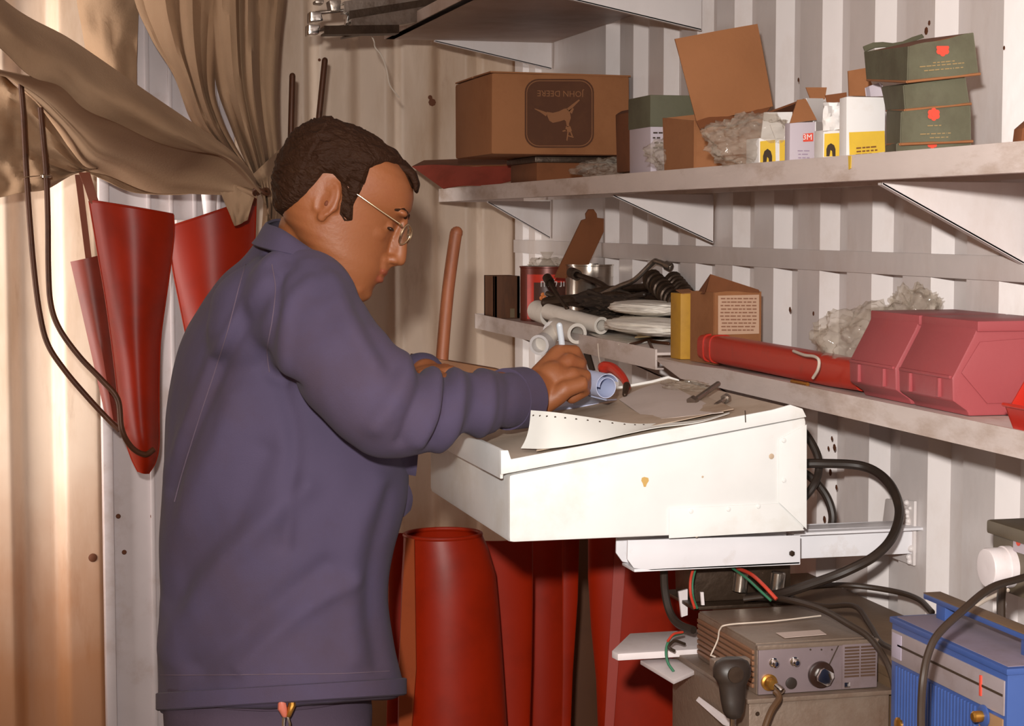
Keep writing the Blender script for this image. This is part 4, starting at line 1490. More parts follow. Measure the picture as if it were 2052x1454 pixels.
# ================================================================ ON AND BEHIND THE DESK
t = thing('wooden_stick', 'round wooden handle standing upright behind the desk, beside the far wall', 'handle', Q(890, 742, 3.02))
mb = MB()
mb.tube(spline([Q(885, 740, 2.865), Q(888, 690, 2.87), Q(898, 580, 2.88), Q(912, 478, 2.89), Q(915, 466, 2.89)], 6), [.0099] * 25, 16, round_=True)
mb.build('handle', m_wood, t)
mb = MB(); mb.lathe([(.006, -.004), (.011, 0), (.0115, .008), (.0105, .010), (.001, .011)], Q(885, 736, 2.865), (0, 0, 1), 16); mb.build('socket', m_dsteel, t)
t = thing('wall_plank', 'brown wooden plank lying across behind the desk, under the upright handle', 'plank', Q(920, 735, 3.05))
mb = MB()
a, b = Q(836, 712, 2.84), Q(1012, 742, 2.84)
mb.prism([a, b, b + V(.004, 0, -.02), a + V(0, 0, -.022)], (0, .055, 0), bev=.002)
mb.build('plank_body', m_plank, t)
mb = MB(); mb.box((b.x - .075, 2.85, DESKZ(b.x - .06) + .0), (b.x - .045, 2.885, b.z - .012), .002); mb.build('support', m_plank, t)
mb = MB(); mb.box((a.x + .055, 2.85, DESKZ(a.x + .06) + .0), (a.x + .085, 2.885, b.z - .012), .002); mb.build('support', m_plank, t)

def dz(px, py, off=.0):
    """point on the sloping desk top under a pixel"""
    d = ray(px, py)
    k = (1.243 - 1.187) / (.985 - .608)
    # z = 1.187 + (x-.608)k + off
    tt = (1.187 + off - .608 * k - CAMZ) / (d.z - d.x * k)
    return CP + d * tt

# stained base paper
mb = MB()
mb.quad(dz(1120, 800, .003), dz(1350, 768, .003), dz(1470, 822, .004), dz(1075, 906, .003), .0012, nu=14, nv=10, warp=lambda u, v: V(0, 0, .003 * noise.noise(V(u * 3, v * 3, 7)) + .002))
tag(mb.build('stained_paper', m_oldpaper), 'large stained brownish paper lying flat on the desk lid', 'paper')
# curled perforated form
t = thing('perforated_form', 'white form with a row of punched holes along its curled up edge', 'paper', dz(1250, 850))
g = []
topE = spline([dz(1064, 822, .050), dz(1110, 826, .046), dz(1180, 836, .032), dz(1260, 848, .014), dz(1320, 848, .006), dz(1400, 842, .005), dz(1462, 826, .005)], 6)
botE = spline([dz(1044, 898, .006), dz(1100, 898, .006), dz(1180, 886, .006), dz(1260, 868, .006), dz(1320, 856, .006), dz(1400, 846, .005), dz(1462, 828, .005)], 6)
nU = len(topE)
for j in range(11):
    v = j / 10
    row = []
    for i in range(nU):
        u = i / (nU - 1)
        p = topE[i].lerp(botE[i], v)
        bow = sin(pi * v) * (1 - u) ** 1.5
        p = p + V(.0, -.010 * bow, -.004 * bow)
        row.append(p)
    g.append(row)
mb = MB(); mb.sheet(g, .0008); mb.build('sheet', m_paper, t, 60)
mb = MB()
for k in range(12):
    f = k / 11 * .56 + .02
    i = f * (nU - 1)
    i0 = int(i)
    p = g[1][i0].lerp(g[1][min(nU - 1, i0 + 1)], i - i0)
    mb.lathe([(.0014, 0), (.0014, -.0012)], p + V(0, -.0006, 0), (0, 1, 0), 8)
ob = mb.build('punched_hole', m_ink, t); ob['kind'] = 'stuff'
# second white sheet further back
mb = MB()
mb.quad(dz(1240, 800, .008), dz(1332, 766, .010), dz(1450, 826, .006), dz(1300, 842, .007), .0008, nu=10, nv=8, warp=lambda u, v: V(0, 0, .004 * sin(pi * u) * (1 - v)))
tag(mb.build('loose_sheet', mat('grey_white_paper', (206, 192, 184), .7, dirt=((176, 156, 140), .4, 10, .5))), 'thin pale sheet with a pointed corner under the bolts', 'paper')
# writing pad with rolled page
t = thing('writing_pad', 'pale blue writing pad under the hand, its pages rolled back in a curl', 'notepad', dz(1170, 800))
mb = MB()
pa, pb, pc, pd = dz(1105, 822, .007), dz(1160, 790, .007), dz(1240, 780, .007), dz(1190, 816, .007)
mb.quad(pa, dz(1150, 786, .007), dz(1225, 776, .007), dz(1200, 806, .007), .006, nu=4, nv=4)
mb.build('pad', m_bluepaper, t)
# rolled pages: spiral tube
a, b = dz(1140, 764, .016), dz(1218, 776, .030)
a = Q(1135, 757, 2.72); b = Q(1216, 775, 2.60)
d = (b - a).normalized(); N = V(0, 0, 1); N = (N - d * N.dot(d)).normalized(); B = d.cross(N)
g = []
for s_ in range(2):
    c_ = a if s_ == 0 else b
    row = []
    for k in range(41):
        an = radians(-70 + k * 13.0)
        r_ = .0195 - .0075 * k / 40
        row.append(c_ + (N * cos(an) + B * sin(an)) * r_)
    g.append(row)
g = [[g[0][k].lerp(g[1][k], f) for k in range(41)] for f in (0, .25, .5, .75, 1)]
mb = MB(); mb.sheet(g, .0009); mb.build('rolled_page', m_bluepaper, t, 60)
mb = MB()
mb.quad(a + N * -.018, b + N * -.019, dz(1236, 800, .010), dz(1150, 812, .010), .002, nu=4, nv=4); mb.build('page', m_bluepaper, t)
# red screwdriver-like piece behind the roll
t = thing('red_pliers', 'red handled pliers lying behind the rolled pad on the desk', 'pliers', dz(1230, 765))
mb = MB(); mb.tube(px_path([(1210, 736, 2.84), (1228, 738, 2.82), (1248, 756, 2.78), (1258, 776, 2.75)], 6), [.010 - .0003 * k for k in range(19)], 10, round_=True); mb.build('handle', m_redtool, t)
mb = MB(); mb.tube([Q(1256, 772, 2.75), Q(1252, 790, 2.73)], [.006, .004], 8, round_=True); mb.build('jaw', m_dsteel, t)
# clear bag with screws at the back of the desk
c = dz(1380, 778, .006)
bag('small clear bag of fittings at the back of the desk lid', (c.x, c.y, c.z), (.032, .05, .010), 51, amp=.6)
# bolts
def bolt(label, p, q, r, hexr):
    t = thing('bolt', label, 'bolt', p, 'bolts on the desk')
    d = (q - p)
    mb = MB(); mb.lathe([(hexr, -.008), (hexr, 0), (r, .0005), (r, d.length * .45), (r * .9, d.length * .46)] + [(r * (1.0 if k % 2 else .86), d.length * (.47 + .53 * k / 16)) for k in range(17)], p, d, 18); mb.build('shank', m_steel, t)
    mb = MB(); mb.lathe([(hexr * 1.25, -.010), (hexr * 1.35, -.006), (hexr * 1.25, -.001)], p, d, 6); mb.build('head', m_steel, t)
bolt('larger steel bolt leaning up on the back of the desk', dz(1392, 802, .010), dz(1440, 768, .022), .0042, .0068)
bolt('smaller brown bolt lying right of the larger one', dz(1452, 800, .008), dz(1434, 812, .006), .0036, .0056)
# curved steel strip under the papers (brown line)
# knife / pen clip hanging string from lower shelf
mb = MB(); mb.tube(spline([QX(1198, 688, 1.064), QX(1200, 715, 1.062), QX(1204, 735, 1.06), QX(1200, 752, 1.055)], 5), .0012, 6)
tag(mb.build('hanging_thread', m_string), 'thin white thread hanging from the lower shelf above the pad', 'string')
t = thing('black_strap', 'dark strap hanging under the lower shelf behind the hand', 'strap', QX(1178, 715, 1.08))
mb = MB(); mb.quad(QX(1168, 700, 1.09), QX(1180, 700, 1.09), QX(1192, 742, 1.09), QX(1182, 742, 1.09), .003); mb.build('strap_body', m_rubber, t)

# ================================================================ UNDER THE DESK: hoses, radio, cables
def hose(name, label, pts, r, m=m_rubber, cat='hose', group=None, n=8):
    mb = MB(); mb.tube(px_path(pts, n), r, 10)
    return tag(mb.build(name, m), label, cat, group)

hose('rubber_hose', 'thick black hose sweeping in a wide loop right of the desk', [(1600, 930, 2.55), (1640, 928, 2.54), (1730, 934, 2.52), (1780, 966, 2.47), (1802, 1020, 2.42), (1790, 1072, 2.38), (1755, 1112, 2.36), (1700, 1142, 2.36), (1640, 1165, 2.38), (1560, 1190, 2.42), (1500, 1196, 2.5)], .0068)
hose('rubber_hose', 'black hose curling out at the upper back corner of the desk', [(1596, 850, 2.6), (1618, 874, 2.58), (1638, 912, 2.56), (1640, 946, 2.55), (1628, 976, 2.54), (1600, 1010, 2.55)], .006)
hose('rubber_hose', 'black hose curving down to the support arm behind the desk', [(1596, 940, 2.6), (1625, 956, 2.58), (1655, 992, 2.56), (1668, 1030, 2.55), (1664, 1060, 2.55), (1650, 1085, 2.55)], .0062)
hose('rubber_hose', 'black hose hanging straight down under the desk arm into the radio bracket', [(1330, 1120, 2.50), (1332, 1180, 2.50), (1342, 1225, 2.49), (1360, 1250, 2.47), (1390, 1262, 2.44)], .0058)

# relay / connector cluster under the arm
t = thing('connector_block', 'dark connector block with two metal cans, under the desk support arm', 'connector', Q(1480, 1160, 2.52))
a, b = Q(1390, 1140, 2.50), Q(1585, 1195, 2.50)
mb = MB(); mb.box((a.x, 2.50, b.z), (b.x, 2.58, a.z + .012), .004, jit=.002); mb.build('block', m_dsteel, t)
for px in (1482, 1556):
    mb = MB(); mb.lathe([(.0105, 0), (.0105, .026), (.009, .028), (.001, .028)], Q(px, 1184, 2.485), (0.1, 0, 1), 16); mb.build('metal_can', m_tin, t)
mb = MB(); mb.box((a.x - .01, 2.47, b.z - .006), (b.x + .01, 2.60, b.z - .001), .001); mb.build('base_plate', m_dsteel, t)
hose('twin_wire', 'red and brown wire pair running down from under the desk arm', [(1478, 1138, 2.46), (1505, 1150, 2.42), (1530, 1172, 2.38), (1556, 1200, 2.36)], .0026, m_red_w, 'wire')
hose('green_wire', 'thin green wire beside the red pair under the desk arm', [(1468, 1138, 2.45), (1496, 1158, 2.41), (1520, 1180, 2.38), (1545, 1203, 2.36)], .0018, m_green_w, 'wire')
hose('coloured_wire', 'red wire curving down left of the connector block', [(1392, 1130, 2.46), (1384, 1160, 2.45), (1384, 1190, 2.44), (1392, 1218, 2.42)], .002, m_red_w, 'wire')
hose('green_wire', 'green wire curving down left of the connector block', [(1396, 1130, 2.46), (1388, 1165, 2.45), (1389, 1195, 2.44), (1397, 1218, 2.42)], .0016, m_green_w, 'wire')
hose('green_wire', 'green wire looping round the left end of the radio', [(1368, 1268, 2.44), (1345, 1276, 2.42), (1335, 1300, 2.41), (1338, 1326, 2.4), (1350, 1345, 2.39)], .0019, m_green_w, 'wire')
hose('coloured_wire', 'red wire looping out of the left end of the radio', [(1368, 1266, 2.43), (1350, 1270, 2.42), (1338, 1284, 2.41)], .0018, m_red_w, 'wire')
hose('coloured_wire', 'black wire loop at the left end of the radio', [(1372, 1290, 2.43), (1352, 1284, 2.42), (1340, 1296, 2.41), (1352, 1304, 2.41)], .0022, m_cable, 'wire')
mb = MB(); mb.prism([Q(1360, 1185, 2.52), Q(1378, 1180, 2.52), Q(1378, 1232, 2.52), Q(1366, 1236, 2.52)], (0, .004, 0)); tag(mb.build('hanger_strip', m_white_p), 'pale strip hanging behind the wires left of the radio', 'strip')
mb = MB(); mb.prism([Q(1404, 1186, 2.46), Q(1410, 1186, 2.46), Q(1412, 1212, 2.46), Q(1406, 1212, 2.46)], (0, .003, 0)); tag(mb.build('cable_tie', m_white_p), 'small white tie below the coloured wires', 'cable tie')

# bracket arms that carry the radio: fixed back to the wall
t = thing('radio_bracket', 'white steel bracket with two arms sticking out left of the radio', 'bracket', Q(1300, 1290, 2.5))
mb = MB()
z = Q(1300, 1292, 2.48).z
P = [Q(1238, 1290, 2.44), Q(1226, 1284, 2.46), Q(1262, 1272, 2.56), Q(1400, 1268, 2.56), Q(1400, 1290, 2.44)]
P = [V(p.x, p.y, z) for p in P]
mb.prism(P, (0, 0, -.010), bev=.002)
mb.build('upper_arm', m_white_p, t)
mb = MB()
z2 = Q(1300, 1345, 2.4).z
P = [QZ(1283, 1322, z2), QZ(1330, 1316, z2), QZ(1420, 1330, z2), QZ(1350, 1362, z2)]
P2 = P
mb.prism(P2, (0, 0, -.006), bev=.001)
mb.build('lower_arm', m_white_p, t)
mb = MB()
mb.box((1.16, 2.46, z - .02), (WX - .004, 2.60, z - .010), .002)
mb.box((P2[2].x - .05, 2.48, z - .018), (1.17, 2.56, z - .008), .002)
mb.build('wall_arm', m_white_p, t)

# ---- radio set
t = thing('radio_set', 'grey two-way radio with a big chrome selector knob and slotted speaker grille', 'radio', Q(1640, 1395, 2.2))
yN, yB = 2.20, 2.42
A = Q(1519, 1295, yN); Bq = Q(1760, 1278, yN); Cq = Q(1762, 1382, yN)
x0, x1 = A.x, Bq.x
z1_, z0_ = A.z, Q(1519, 1394, yN).z
mb = MB()
mb.box((x0, yN + .004, z0_), (x1, yB, z1_), .003)
mb.build('case', m_radio, t)
mb = MB()
mb.box((x0 + .001, yN + .01, z1_ - .001), (x1 - .001, yB - .004, z1_ + .002), .001)
mb.build('top_cover', m_radio, t)
mb = MB()
mb.box((x0 + .001, yN, z0_ + .001), (x1 - .001, yN + .005, z1_ - .004), .0015)
mb.build('front_panel', m_radiofront, t)
mb = MB(); mb.box((x0 - .001, yN - .001, z1_ - .005), (x1 + .001, yN + .008, z1_ + .001), .0012); mb.build('front_trim', m_radio, t)
for k in range(7):
    mb = MB(); zz_ = z0_ + .01 + k * (z1_ - z0_ - .02) / 6
    mb.box((x0 - .003, yN + .012, zz_ - .0025), (x0 + .001, yB - .006, zz_ + .0025), .0008); mb.build('cooling_fin', mat('brown_stained_fin', (136, 96, 70), .5, metal=.3), t)
# grille panel with slots
gx0, gx1 = Q(1687, 1340, yN).x, Q(1757, 1340, yN).x
gz1, gz0 = Q(1687, 1291, yN).z, Q(1687, 1380, yN).z
mb = MB(); mb.box((gx0, yN - .0015, gz0), (gx1, yN + .001, gz1), .0008); mb.build('speaker_grille', m_radiofront, t)
for k in range(10):
    zz_ = gz1 - .004 - k * (gz1 - gz0 - .016) / 10
    for xa, xb in ((gx0 + .003, (gx0 + gx1) / 2 - .0012), ((gx0 + gx1) / 2 + .0012, gx1 - .003)):
        mb = MB(); mb.box((xa, yN - .0022, zz_ - .0011), (xb, yN - .0012, zz_ + .0011), 0); mb.build('slot', mat('slot_shadow_brown', (78, 54, 38), .8), t)
mb = MB(); p = Q(1692, 1378, yN - .0018); mb.box((p.x, yN - .0022, p.z), (p.x + .008, yN - .0015, p.z + .007), .0003); mb.build('badge', m_chrome, t)
# knob
kc = Q(1643, 1350, yN)
mb = MB(); mb.lathe([(.0165, 0), (.0172, -.002), (.0168, -.006), (.0145, -.007), (.001, -.007)], kc, (0, 1, 0), 36); mb.build('knob_skirt', mat('black_knob', (44, 26, 18), .3), t)
mb = MB()
pts = [Vector((cos(a), sin(a))) for a in [radians(x) for x in range(0, 360, 30)]]
poly = []
for a_ in (-52, -28, 28, 52, 128, 152, 208, 232):
    poly.append(Vector((cos(radians(a_ - 30)) * .0118, 0, sin(radians(a_ - 30)) * .0118)))
mb.prism([kc + p + V(.001, -.007, -.0005) for p in poly], (0, -.010, 0), bev=.001)
mb.build('knob_grip', m_chrome, t)
mb = MB(); mb.tube([kc + V(.008, -.018, -.004), kc + V(.0055, -.018, .004)], .0009, 6); mb.build('knob_mark', m_ink, t)
mb = MB(); mb.prism([Q(1661, 1330, yN - .001), Q(1663, 1331, yN - .001), Q(1681, 1293, yN - .001), Q(1679, 1293, yN - .001)], (0, -.0004, 0)); mb.build('pointer_line', m_ink, t)
for k, px in enumerate((1624, 1646, 1667)):
    mb = MB(); mb.lathe([(.0012, 0), (.0012, -.0006)], Q(px, 1301, yN), (0, 1, 0), 10); mb.build('dial_dot', m_ink, t)
mb = MB()
for tx, px, py in (('1', 1624, 1309), ('2', 1646, 1308), ('3', 1667, 1306)):
    pass
for px, py in ((1550, 1327), (1592, 1325)):
    mb = MB(); mb.lathe([(.0062, 0), (.0062, -.001), (.0045, -.0015), (.0048, -.008), (.003, -.010), (.001, -.0103)], Q(px, py, yN), (0, 1, 0), 16); mb.build('push_button', m_chrome, t)
mb = MB(); mb.lathe([(.0075, 0), (.0075, -.002), (.006, -.0025), (.001, -.0026)], Q(1585, 1368, yN), (0, 1, 0), 20); mb.build('jack_socket', m_rubber, t)
cc = Q(1540, 1366, yN)
mb = MB(); mb.lathe([(.0105, 0), (.0105, -.004), (.008, -.005), (.0075, -.014), (.006, -.016), (.001, -.0165)], cc, (0, 1, 0), 20); mb.build('mic_connector', m_brass, t)
mb = MB(); mb.lathe([(.005, 0), (.0055, -.008), (.0045, -.012), (.001, -.0125)], cc + V(.004, -.014, -.002), (-.5, 1, .5), 14); mb.build('connector_plug', m_chrome, t)
mb = MB(); p1, p2, p3, p4 = QZ(1555, 1268, z1_ + .003), QZ(1642, 1262, z1_ + .003), QZ(1656, 1271, z1_ + .003), QZ(1572, 1278, z1_ + .003)
mb.prism([p1, p2, p3, p4], (0, 0, .0006)); mb.build('paper_label', mat('pale_label', (190, 170, 160), .6), t)
# string tied over the radio
mb = MB()
s1 = spline([V(Q(1441, 1320, 2.3).x - .0, 2.335, z0_ + .02), V(x0 - .005, 2.330, z1_ - .02), V(x0 - .0045, 2.322, z1_ - .003), V(x0 + .006, 2.315, z1_ + .004), V(x0 + .07, 2.318, z1_ + .0045), V(x1 - .02, 2.335, z1_ + .0045)], 8)
s1[0].x = x0 - .006
mb.tube(s1, .0011, 6); tag(mb.build('tied_string', m_string), 'thin white string tied over the radio case', 'string')

# box below the radio
t = thing('equipment_case', 'large grey brown case carrying the radio', 'case', (x0 + .1, 2.4, .62))
bx0 = Q(1500, 1440, 2.19).x; bx1 = Q(1783, 1440, 2.19).x
mb = MB(); mb.box((bx0, 2.19, .42), (bx1, 2.48, z0_ - .002), .005); mb.build('case_body', m_radio, t)
mb = MB(); mb.box((bx0 - .003, 2.186, z0_ - .006), (bx1 + .003, 2.484, z0_), .001); mb.build('case_lid', m_radio, t)
for k in range(2):
    mb = MB(); mb.lathe([(.003, 0), (.002, -.002), (.001, -.002)], V(bx0 + .012, 2.19, z0_ - .02 - k * .2), (0, 1, 0), 10); mb.build('screw', m_dsteel, t)
mb = MB(); mb.box((bx0 + .02, 2.40, .40), (WX - .005, 2.55, .42), .003); mb.build('wall_shelf_plate', m_white_p, t)
mb = MB(); mb.prism([Q(1396, 1404, 2.36), Q(1402, 1396, 2.36), Q(1462, 1440, 2.22), Q(1462, 1456, 2.22), Q(1450, 1452, 2.22)], (0, .003, 0)); mb.build('white_strap', m_white_p, t)

# flat case behind, by the wall, with cables lying on it
t = thing('flat_case', 'wide low brown grey case by the wall behind the radio', 'case', (1.15, 2.6, .80))
zt_ = .925
mb = MB()
P = [V(1.075, 2.20, zt_), V(1.075, 2.86, zt_), V(1.242, 2.86, zt_), V(1.242, 2.06, zt_), V(1.15, 2.06, zt_)]
mb.prism(P, (0, 0, -.22), bev=.004)
mb.build('case_body', m_case, t)
mb = MB(); mb.prism([p + V(-.002 if p.x < 1.2 else 0, 0, .003) for p in P], (0, 0, -.012), bev=.001); mb.build('case_lid', m_case, t)
mb = MB(); mb.box((1.07, 2.30, .690), (WX - .004, 2.70, .704), .002); mb.build('wall_shelf_plate', m_white_p, t)

hose('power_cable', 'dark cable arching over the flat case to the blue charger', [(1490, 1200, 2.46), (1560, 1190, 2.44), (1620, 1176, 2.46), (1700, 1172, 2.48), (1790, 1184, 2.44), (1840, 1200, 2.38), (1868, 1226, 2.30)], .0040, m_cable, 'cable')
hose('power_cable', 'dark cable crossing the radio top and dropping between radio and blue charger', [(1540, 1196, 2.42), (1590, 1204, 2.36), (1650, 1222, 2.30), (1700, 1250, 2.24), (1740, 1275, 2.20), (1768, 1310, 2.16), (1786, 1350, 2.14), (1796, 1400, 2.13)], .0042, m_cable, 'cable')
hose('power_cable', 'second dark cable curving beside the radio grille', [(1590, 1200, 2.44), (1650, 1214, 2.40), (1712, 1214, 2.34), (1742, 1250, 2.27), (1764, 1285, 2.20), (1790, 1300, 2.14)], .0036, m_cable, 'cable')

# ---- hand microphone on the radio side
t = thing('hand_microphone', 'dark hand microphone hanging at the left front corner of the radio', 'microphone', Q(1465, 1380, 2.17))
top, bot = Q(1466, 1318, 2.16), Q(1470, 1440, 2.15)
mb = MB()
rings = []
prof_m = [(0, .012, .010), (.06, .021, .014), (.16, .0245, .017), (.30, .024, .017), (.36, .0205, .015), (.45, .0175, .013), (.7, .0155, .012), (.88, .013, .011), (.97, .009, .008), (1, .003, .003)]
for f, w, d_ in prof_m:
    c_ = top.lerp(bot, f)
    rings.append([c_ + V(w * cos(a) + .0, d_ * sin(a), 0) for a in [2 * pi * k / 24 for k in range(24)]])
mb.loft(rings); mb.build('mic_body', m_rubber, t, 60)
mb = MB(); mb.tube([bot + V(0, 0, .004), bot + V(0, 0, -.02)], .0035, 8); mb.build('strain_relief', m_chrome, t)
mb = MB(); cc_ = top.lerp(bot, .22); mb.lathe([(.010, 0), (.010, -.003), (.001, -.0035)], cc_ + V(-.002, -.016, 0), (0, 1, 0), 18); mb.build('mic_grille', m_dsteel, t)
mb = MB(); mb.box(tuple(top + V(-.018, .012, -.02)), tuple(top + V(.03, .03, -.005)), .002); mb.build('clip', m_radio, t)
hose('microphone_cord', 'brown cord hanging from the radio connector', [(1553, 1384, 2.17), (1560, 1392, 2.165), (1560, 1402, 2.16), (1545, 1425, 2.15), (1532, 1460, 2.14), (1524, 1500, 2.13), (1500, 1530, 2.13), (1478, 1500, 2.14), (1472, 1462, 2.15)], .0042, mat('brown_cord', (84, 58, 36), .5), 'cord')

# ---- blue charger
t = thing('battery_charger', 'blue metal charger with a carrying handle and scale strip, lower right corner', 'charger', (1.05, 1.87, .78))
bxa = .98; ya, yb = 1.742, 2.012; zt_ = 1.040; zbot = .80
xb_ = 1.105
mb = MB(); mb.box((bxa, ya, zbot), (xb_, yb, zt_), .003); mb.build('case_body', m_blue, t)
mb = MB(); mb.box((bxa - .002, ya - .002, zt_ - .006), (xb_ + .002, yb + .002, zt_ + .001), .0015); mb.build('top_rim', m_blue, t)
mb = MB(); mb.box((bxa + .004, ya + .006, zt_ + .0005), (xb_ - .004, yb - .006, zt_ + .0018), .0004); mb.build('top_plate', mat('dusty_blue_grey', (128, 116, 130), .6, dirt=((100, 84, 78), .5, 12, .5)), t)
mb = MB(); mb.box((bxa - .0015, ya + .004, zt_ - .050), (bxa + .001, yb - .003, zt_ - .013), .0008); mb.build('scale_strip', m_bluestrip, t)
mb = MB(); mb.box((bxa - .0022, ya + .006, zt_ - .030), (bxa - .001, yb - .020, zt_ - .0275), .0002); mb.build('scale_line', m_ink, t)
mb = MB(); mb.box((bxa - .003, ya + .050, zt_ - .040), (bxa - .001, ya + .054, zt_ - .018), .0002); mb.build('pointer', m_redink, t)
mb = MB(); mb.box((bxa - .0022, yb - .03, zt_ - .045), (bxa - .001, yb - .006, zt_ - .016), .0003); mb.build('maker_plate', mat('lilac_plate', (170, 160, 176), .4), t)
for k in range(26):
    y_ = ya + .065 + k * (yb - ya - .075) / 26
    mb = MB(); mb.box((bxa - .002, y_, zbot + .002), (bxa + .001, y_ + .0045, zt_ - .054), .0006); mb.build('front_rib', m_blue, t)
mb = MB(); mb.box((bxa - .0015, ya + .006, zbot + .01), (bxa + .001, ya + .056, zt_ - .054), .0006); mb.build('control_panel', mat('tan_panel', (150, 116, 84), .5), t)
c_ = QX(1972, 1428, bxa); 
for i, (px, py) in enumerate(((1972, 1434),)):
    c_ = QX(px, py, bxa - .002)
    mb = MB(); mb.lathe([(.012, 0), (.012, -.002), (.009, -.003), (.001, -.003)], c_, (1, 0, 0), 24); mb.build('socket_ring', m_blue, t)
    mb = MB(); mb.lathe([(.006, 0), (.006, -.012), (.004, -.014), (.001, -.014)], c_, (1, 0, 0), 16); mb.build('terminal_knob', m_brass, t)
mb = MB(); c_ = QX(1803, 1452, bxa - .001); mb.lathe([(.009, 0), (.009, -.003), (.007, -.004), (.001, -.004)], c_, (1, 0, 0), 20); mb.build('terminal_cap', m_brass, t)
# handle
xh = 1.032
h1, h2 = QX(1898, 1240, xh), QX(2040, 1300, xh)
ha, hb = yb - .012, ya + .03
zt2 = QX(1885, 1208, xh).z + .007
mb = MB(); mb.box((xh - .010, hb - .02, zt2 - .006), (xh + .010, ha + .016, zt2 + .001), .0015); mb.build('handle_bar', m_blue, t)
mb = MB(); mb.box((xh - .011, hb - .018, zt2 + .0008), (xh + .011, ha + .014, zt2 + .002), .0004); mb.build('handle_pad', m_case, t)
for y_ in (ha - .022, hb + .012):
    mb = MB(); mb.box((xh - .007, y_ - .011, zt_), (xh + .007, y_ + .011, zt2 - .004), .001); mb.build('handle_post', m_blue, t)
mb = MB(); mb.box((xb_ - .02, yb + .0, .78), (WX - .004, yb - .2, .80), .002); mb.build('wall_shelf_plate', m_white_p, t)

hose('charger_cable', 'dark cable curving down in front of the blue charger from the socket box', [(2075, 1150, 1.86), (2040, 1160, 1.84), (1985, 1178, 1.80), (1930, 1222, 1.76), (1880, 1270, 1.74), (1860, 1310, 1.73), (1850, 1360, 1.72), (1846, 1420, 1.72), (1846, 1480, 1.72)], .0042, m_cable, 'cable')
hose('charger_cable', 'short thick dark cable dropping from the socket box behind the blue handle', [(2008, 1176, 1.97), (2006, 1200, 1.96), (2006, 1240, 1.95)], .0052, m_cable, 'cable')
hose('grey_lead', 'thin pale lead behind the blue charger handle', [(1945, 1222, 2.05), (1970, 1205, 2.03), (2000, 1190, 2.0), (2020, 1182, 1.98)], .0024, m_string, 'cable')

# ---- socket box on the wall at right
t = thing('socket_box', 'grey green electrical socket box with a round white cap at the right edge', 'socket box', (1.2, 1.97, 1.07))
sz1, sz0 = QX(1985, 1042, 1.13).z, QX(1990, 1180, 1.13).z
mb = MB(); mb.box((1.132, 1.84, sz0), (1.244, 2.056, sz1), .006); mb.build('box_body', m_socket, t)
mb = MB(); mb.box((1.126, 1.836, sz1 - .016), (1.20, 2.060, sz1 + .001), .004); mb.build('box_lid', m_socket, t)
mb = MB(); p = QX(2034, 1082, 1.131); mb.box((1.1295, p.y - .05, p.z - .013), (1.133, p.y + .002, p.z + .012), .0006); mb.build('warning_label', m_lilac, t)
mb = MB(); p = QX(2041, 1090, 1.129); mb.lathe([(.005, 0), (.005, -.0006)], V(1.1288, p.y, p.z + .003), (1, 0, 0), 12); mb.build('label_mark', m_redink, t)
p = QX(2020, 1135, 1.13)
mb = MB(); mb.lathe([(.0235, .0), (.0235, -.030), (.0225, -.032), (.0205, -.0325), (.001, -.031)], V(1.133, p.y, p.z), (1, 0, 0), 36); mb.build('socket_cap', m_white_p, t)
mb = MB(); mb.lathe([(.0250, .0), (.0250, -.010), (.0238, -.011)], V(1.133, p.y, p.z), (1, 0, 0), 36); mb.build('cap_ring', m_white_p, t)
mb = MB(); mb.box((1.15, 1.83, sz0 - .03), (1.244, 1.99, sz0 - .002), .004); mb.build('lower_box', m_socket, t)
mb = MB(); mb.box((1.148, 1.828, sz0 - .006), (1.2, 1.98, sz0 - .001), .001); mb.build('white_edge', m_white_p, t)

# ================================================================ RED SHROUDS UNDER THE DESK
def shroud(name, label, pts, Y, d, th=.0035, m=m_red, open_top=True, lean=0.0, nseg=28, start=-200, end=20, cat='metal shroud', group=None, bead=None):
    """tall curved sheet: pts = [(xl, xr, py)] outline per height; section an arc from start..end degrees bulging to the viewer"""
    t = thing(name, label, cat, Q((pts[-1][0] + pts[-1][1]) / 2, pts[-1][2], Y), group)
    g = []
    for i, (xl, xr, py) in enumerate(pts):
        L, R_ = Q(xl, py, Y), Q(xr, py, Y)
        c = (L + R_) / 2
        a = (R_.x - L.x) / 2
        row = []
        for k in range(nseg + 1):
            an = radians(start + (end - start) * k / nseg)
            row.append(V(c.x + a * cos(an), Y + d * a / .08 * sin(an) * .8 + lean * i, c.z))
        g.append(row)
    mb = MB(); mb.sheet(g, th); mb.build('sheet', m, t, 50)
    if bead:
        mb = MB(); mb.tube(g[0], bead, 8); mb.build('rim', m, t)
    return t

def col(top, bottom, n=9):
    """interpolate outline down to the floor"""
    return [tuple(a + (b - a) * k / (n - 1) for a, b in zip(top, bottom)) for k in range(n)]

Ysd = 3.25
ybot = pyf = 2140
t = shroud('red_shroud', 'nearest glossy red sheet metal tube standing under the desk, its round mouth open', [(812, 962, 1070), (811, 975, 1100), (808, 990, 1150), (806, 997, 1230), (802, 1004, 1330), (800, 1012, 1454), (798, 1030, 1700), (796, 1050, 2140)], Ysd, .085, start=-270, end=90, nseg=44, bead=.004)
mb = MB()
g = [[Q(814, 1076, Ysd - .052), Q(830, 1080, Ysd - .064)], [Q(806, 1200, Ysd - .052), Q(832, 1200, Ysd - .066)], [Q(800, 1340, Ysd - .052), Q(834, 1340, Ysd - .07)], [Q(800, 1470, Ysd - .054), Q(824, 1470, Ysd - .072)]]
mb.sheet(g, .002); mb.build('lit_fold_strip', mat('lit_fold_orange', (150, 66, 28), .5, dirt=((120, 50, 20), .5, 10, .5)), t)  # orange colour stands for flash light on the tube's inner fold
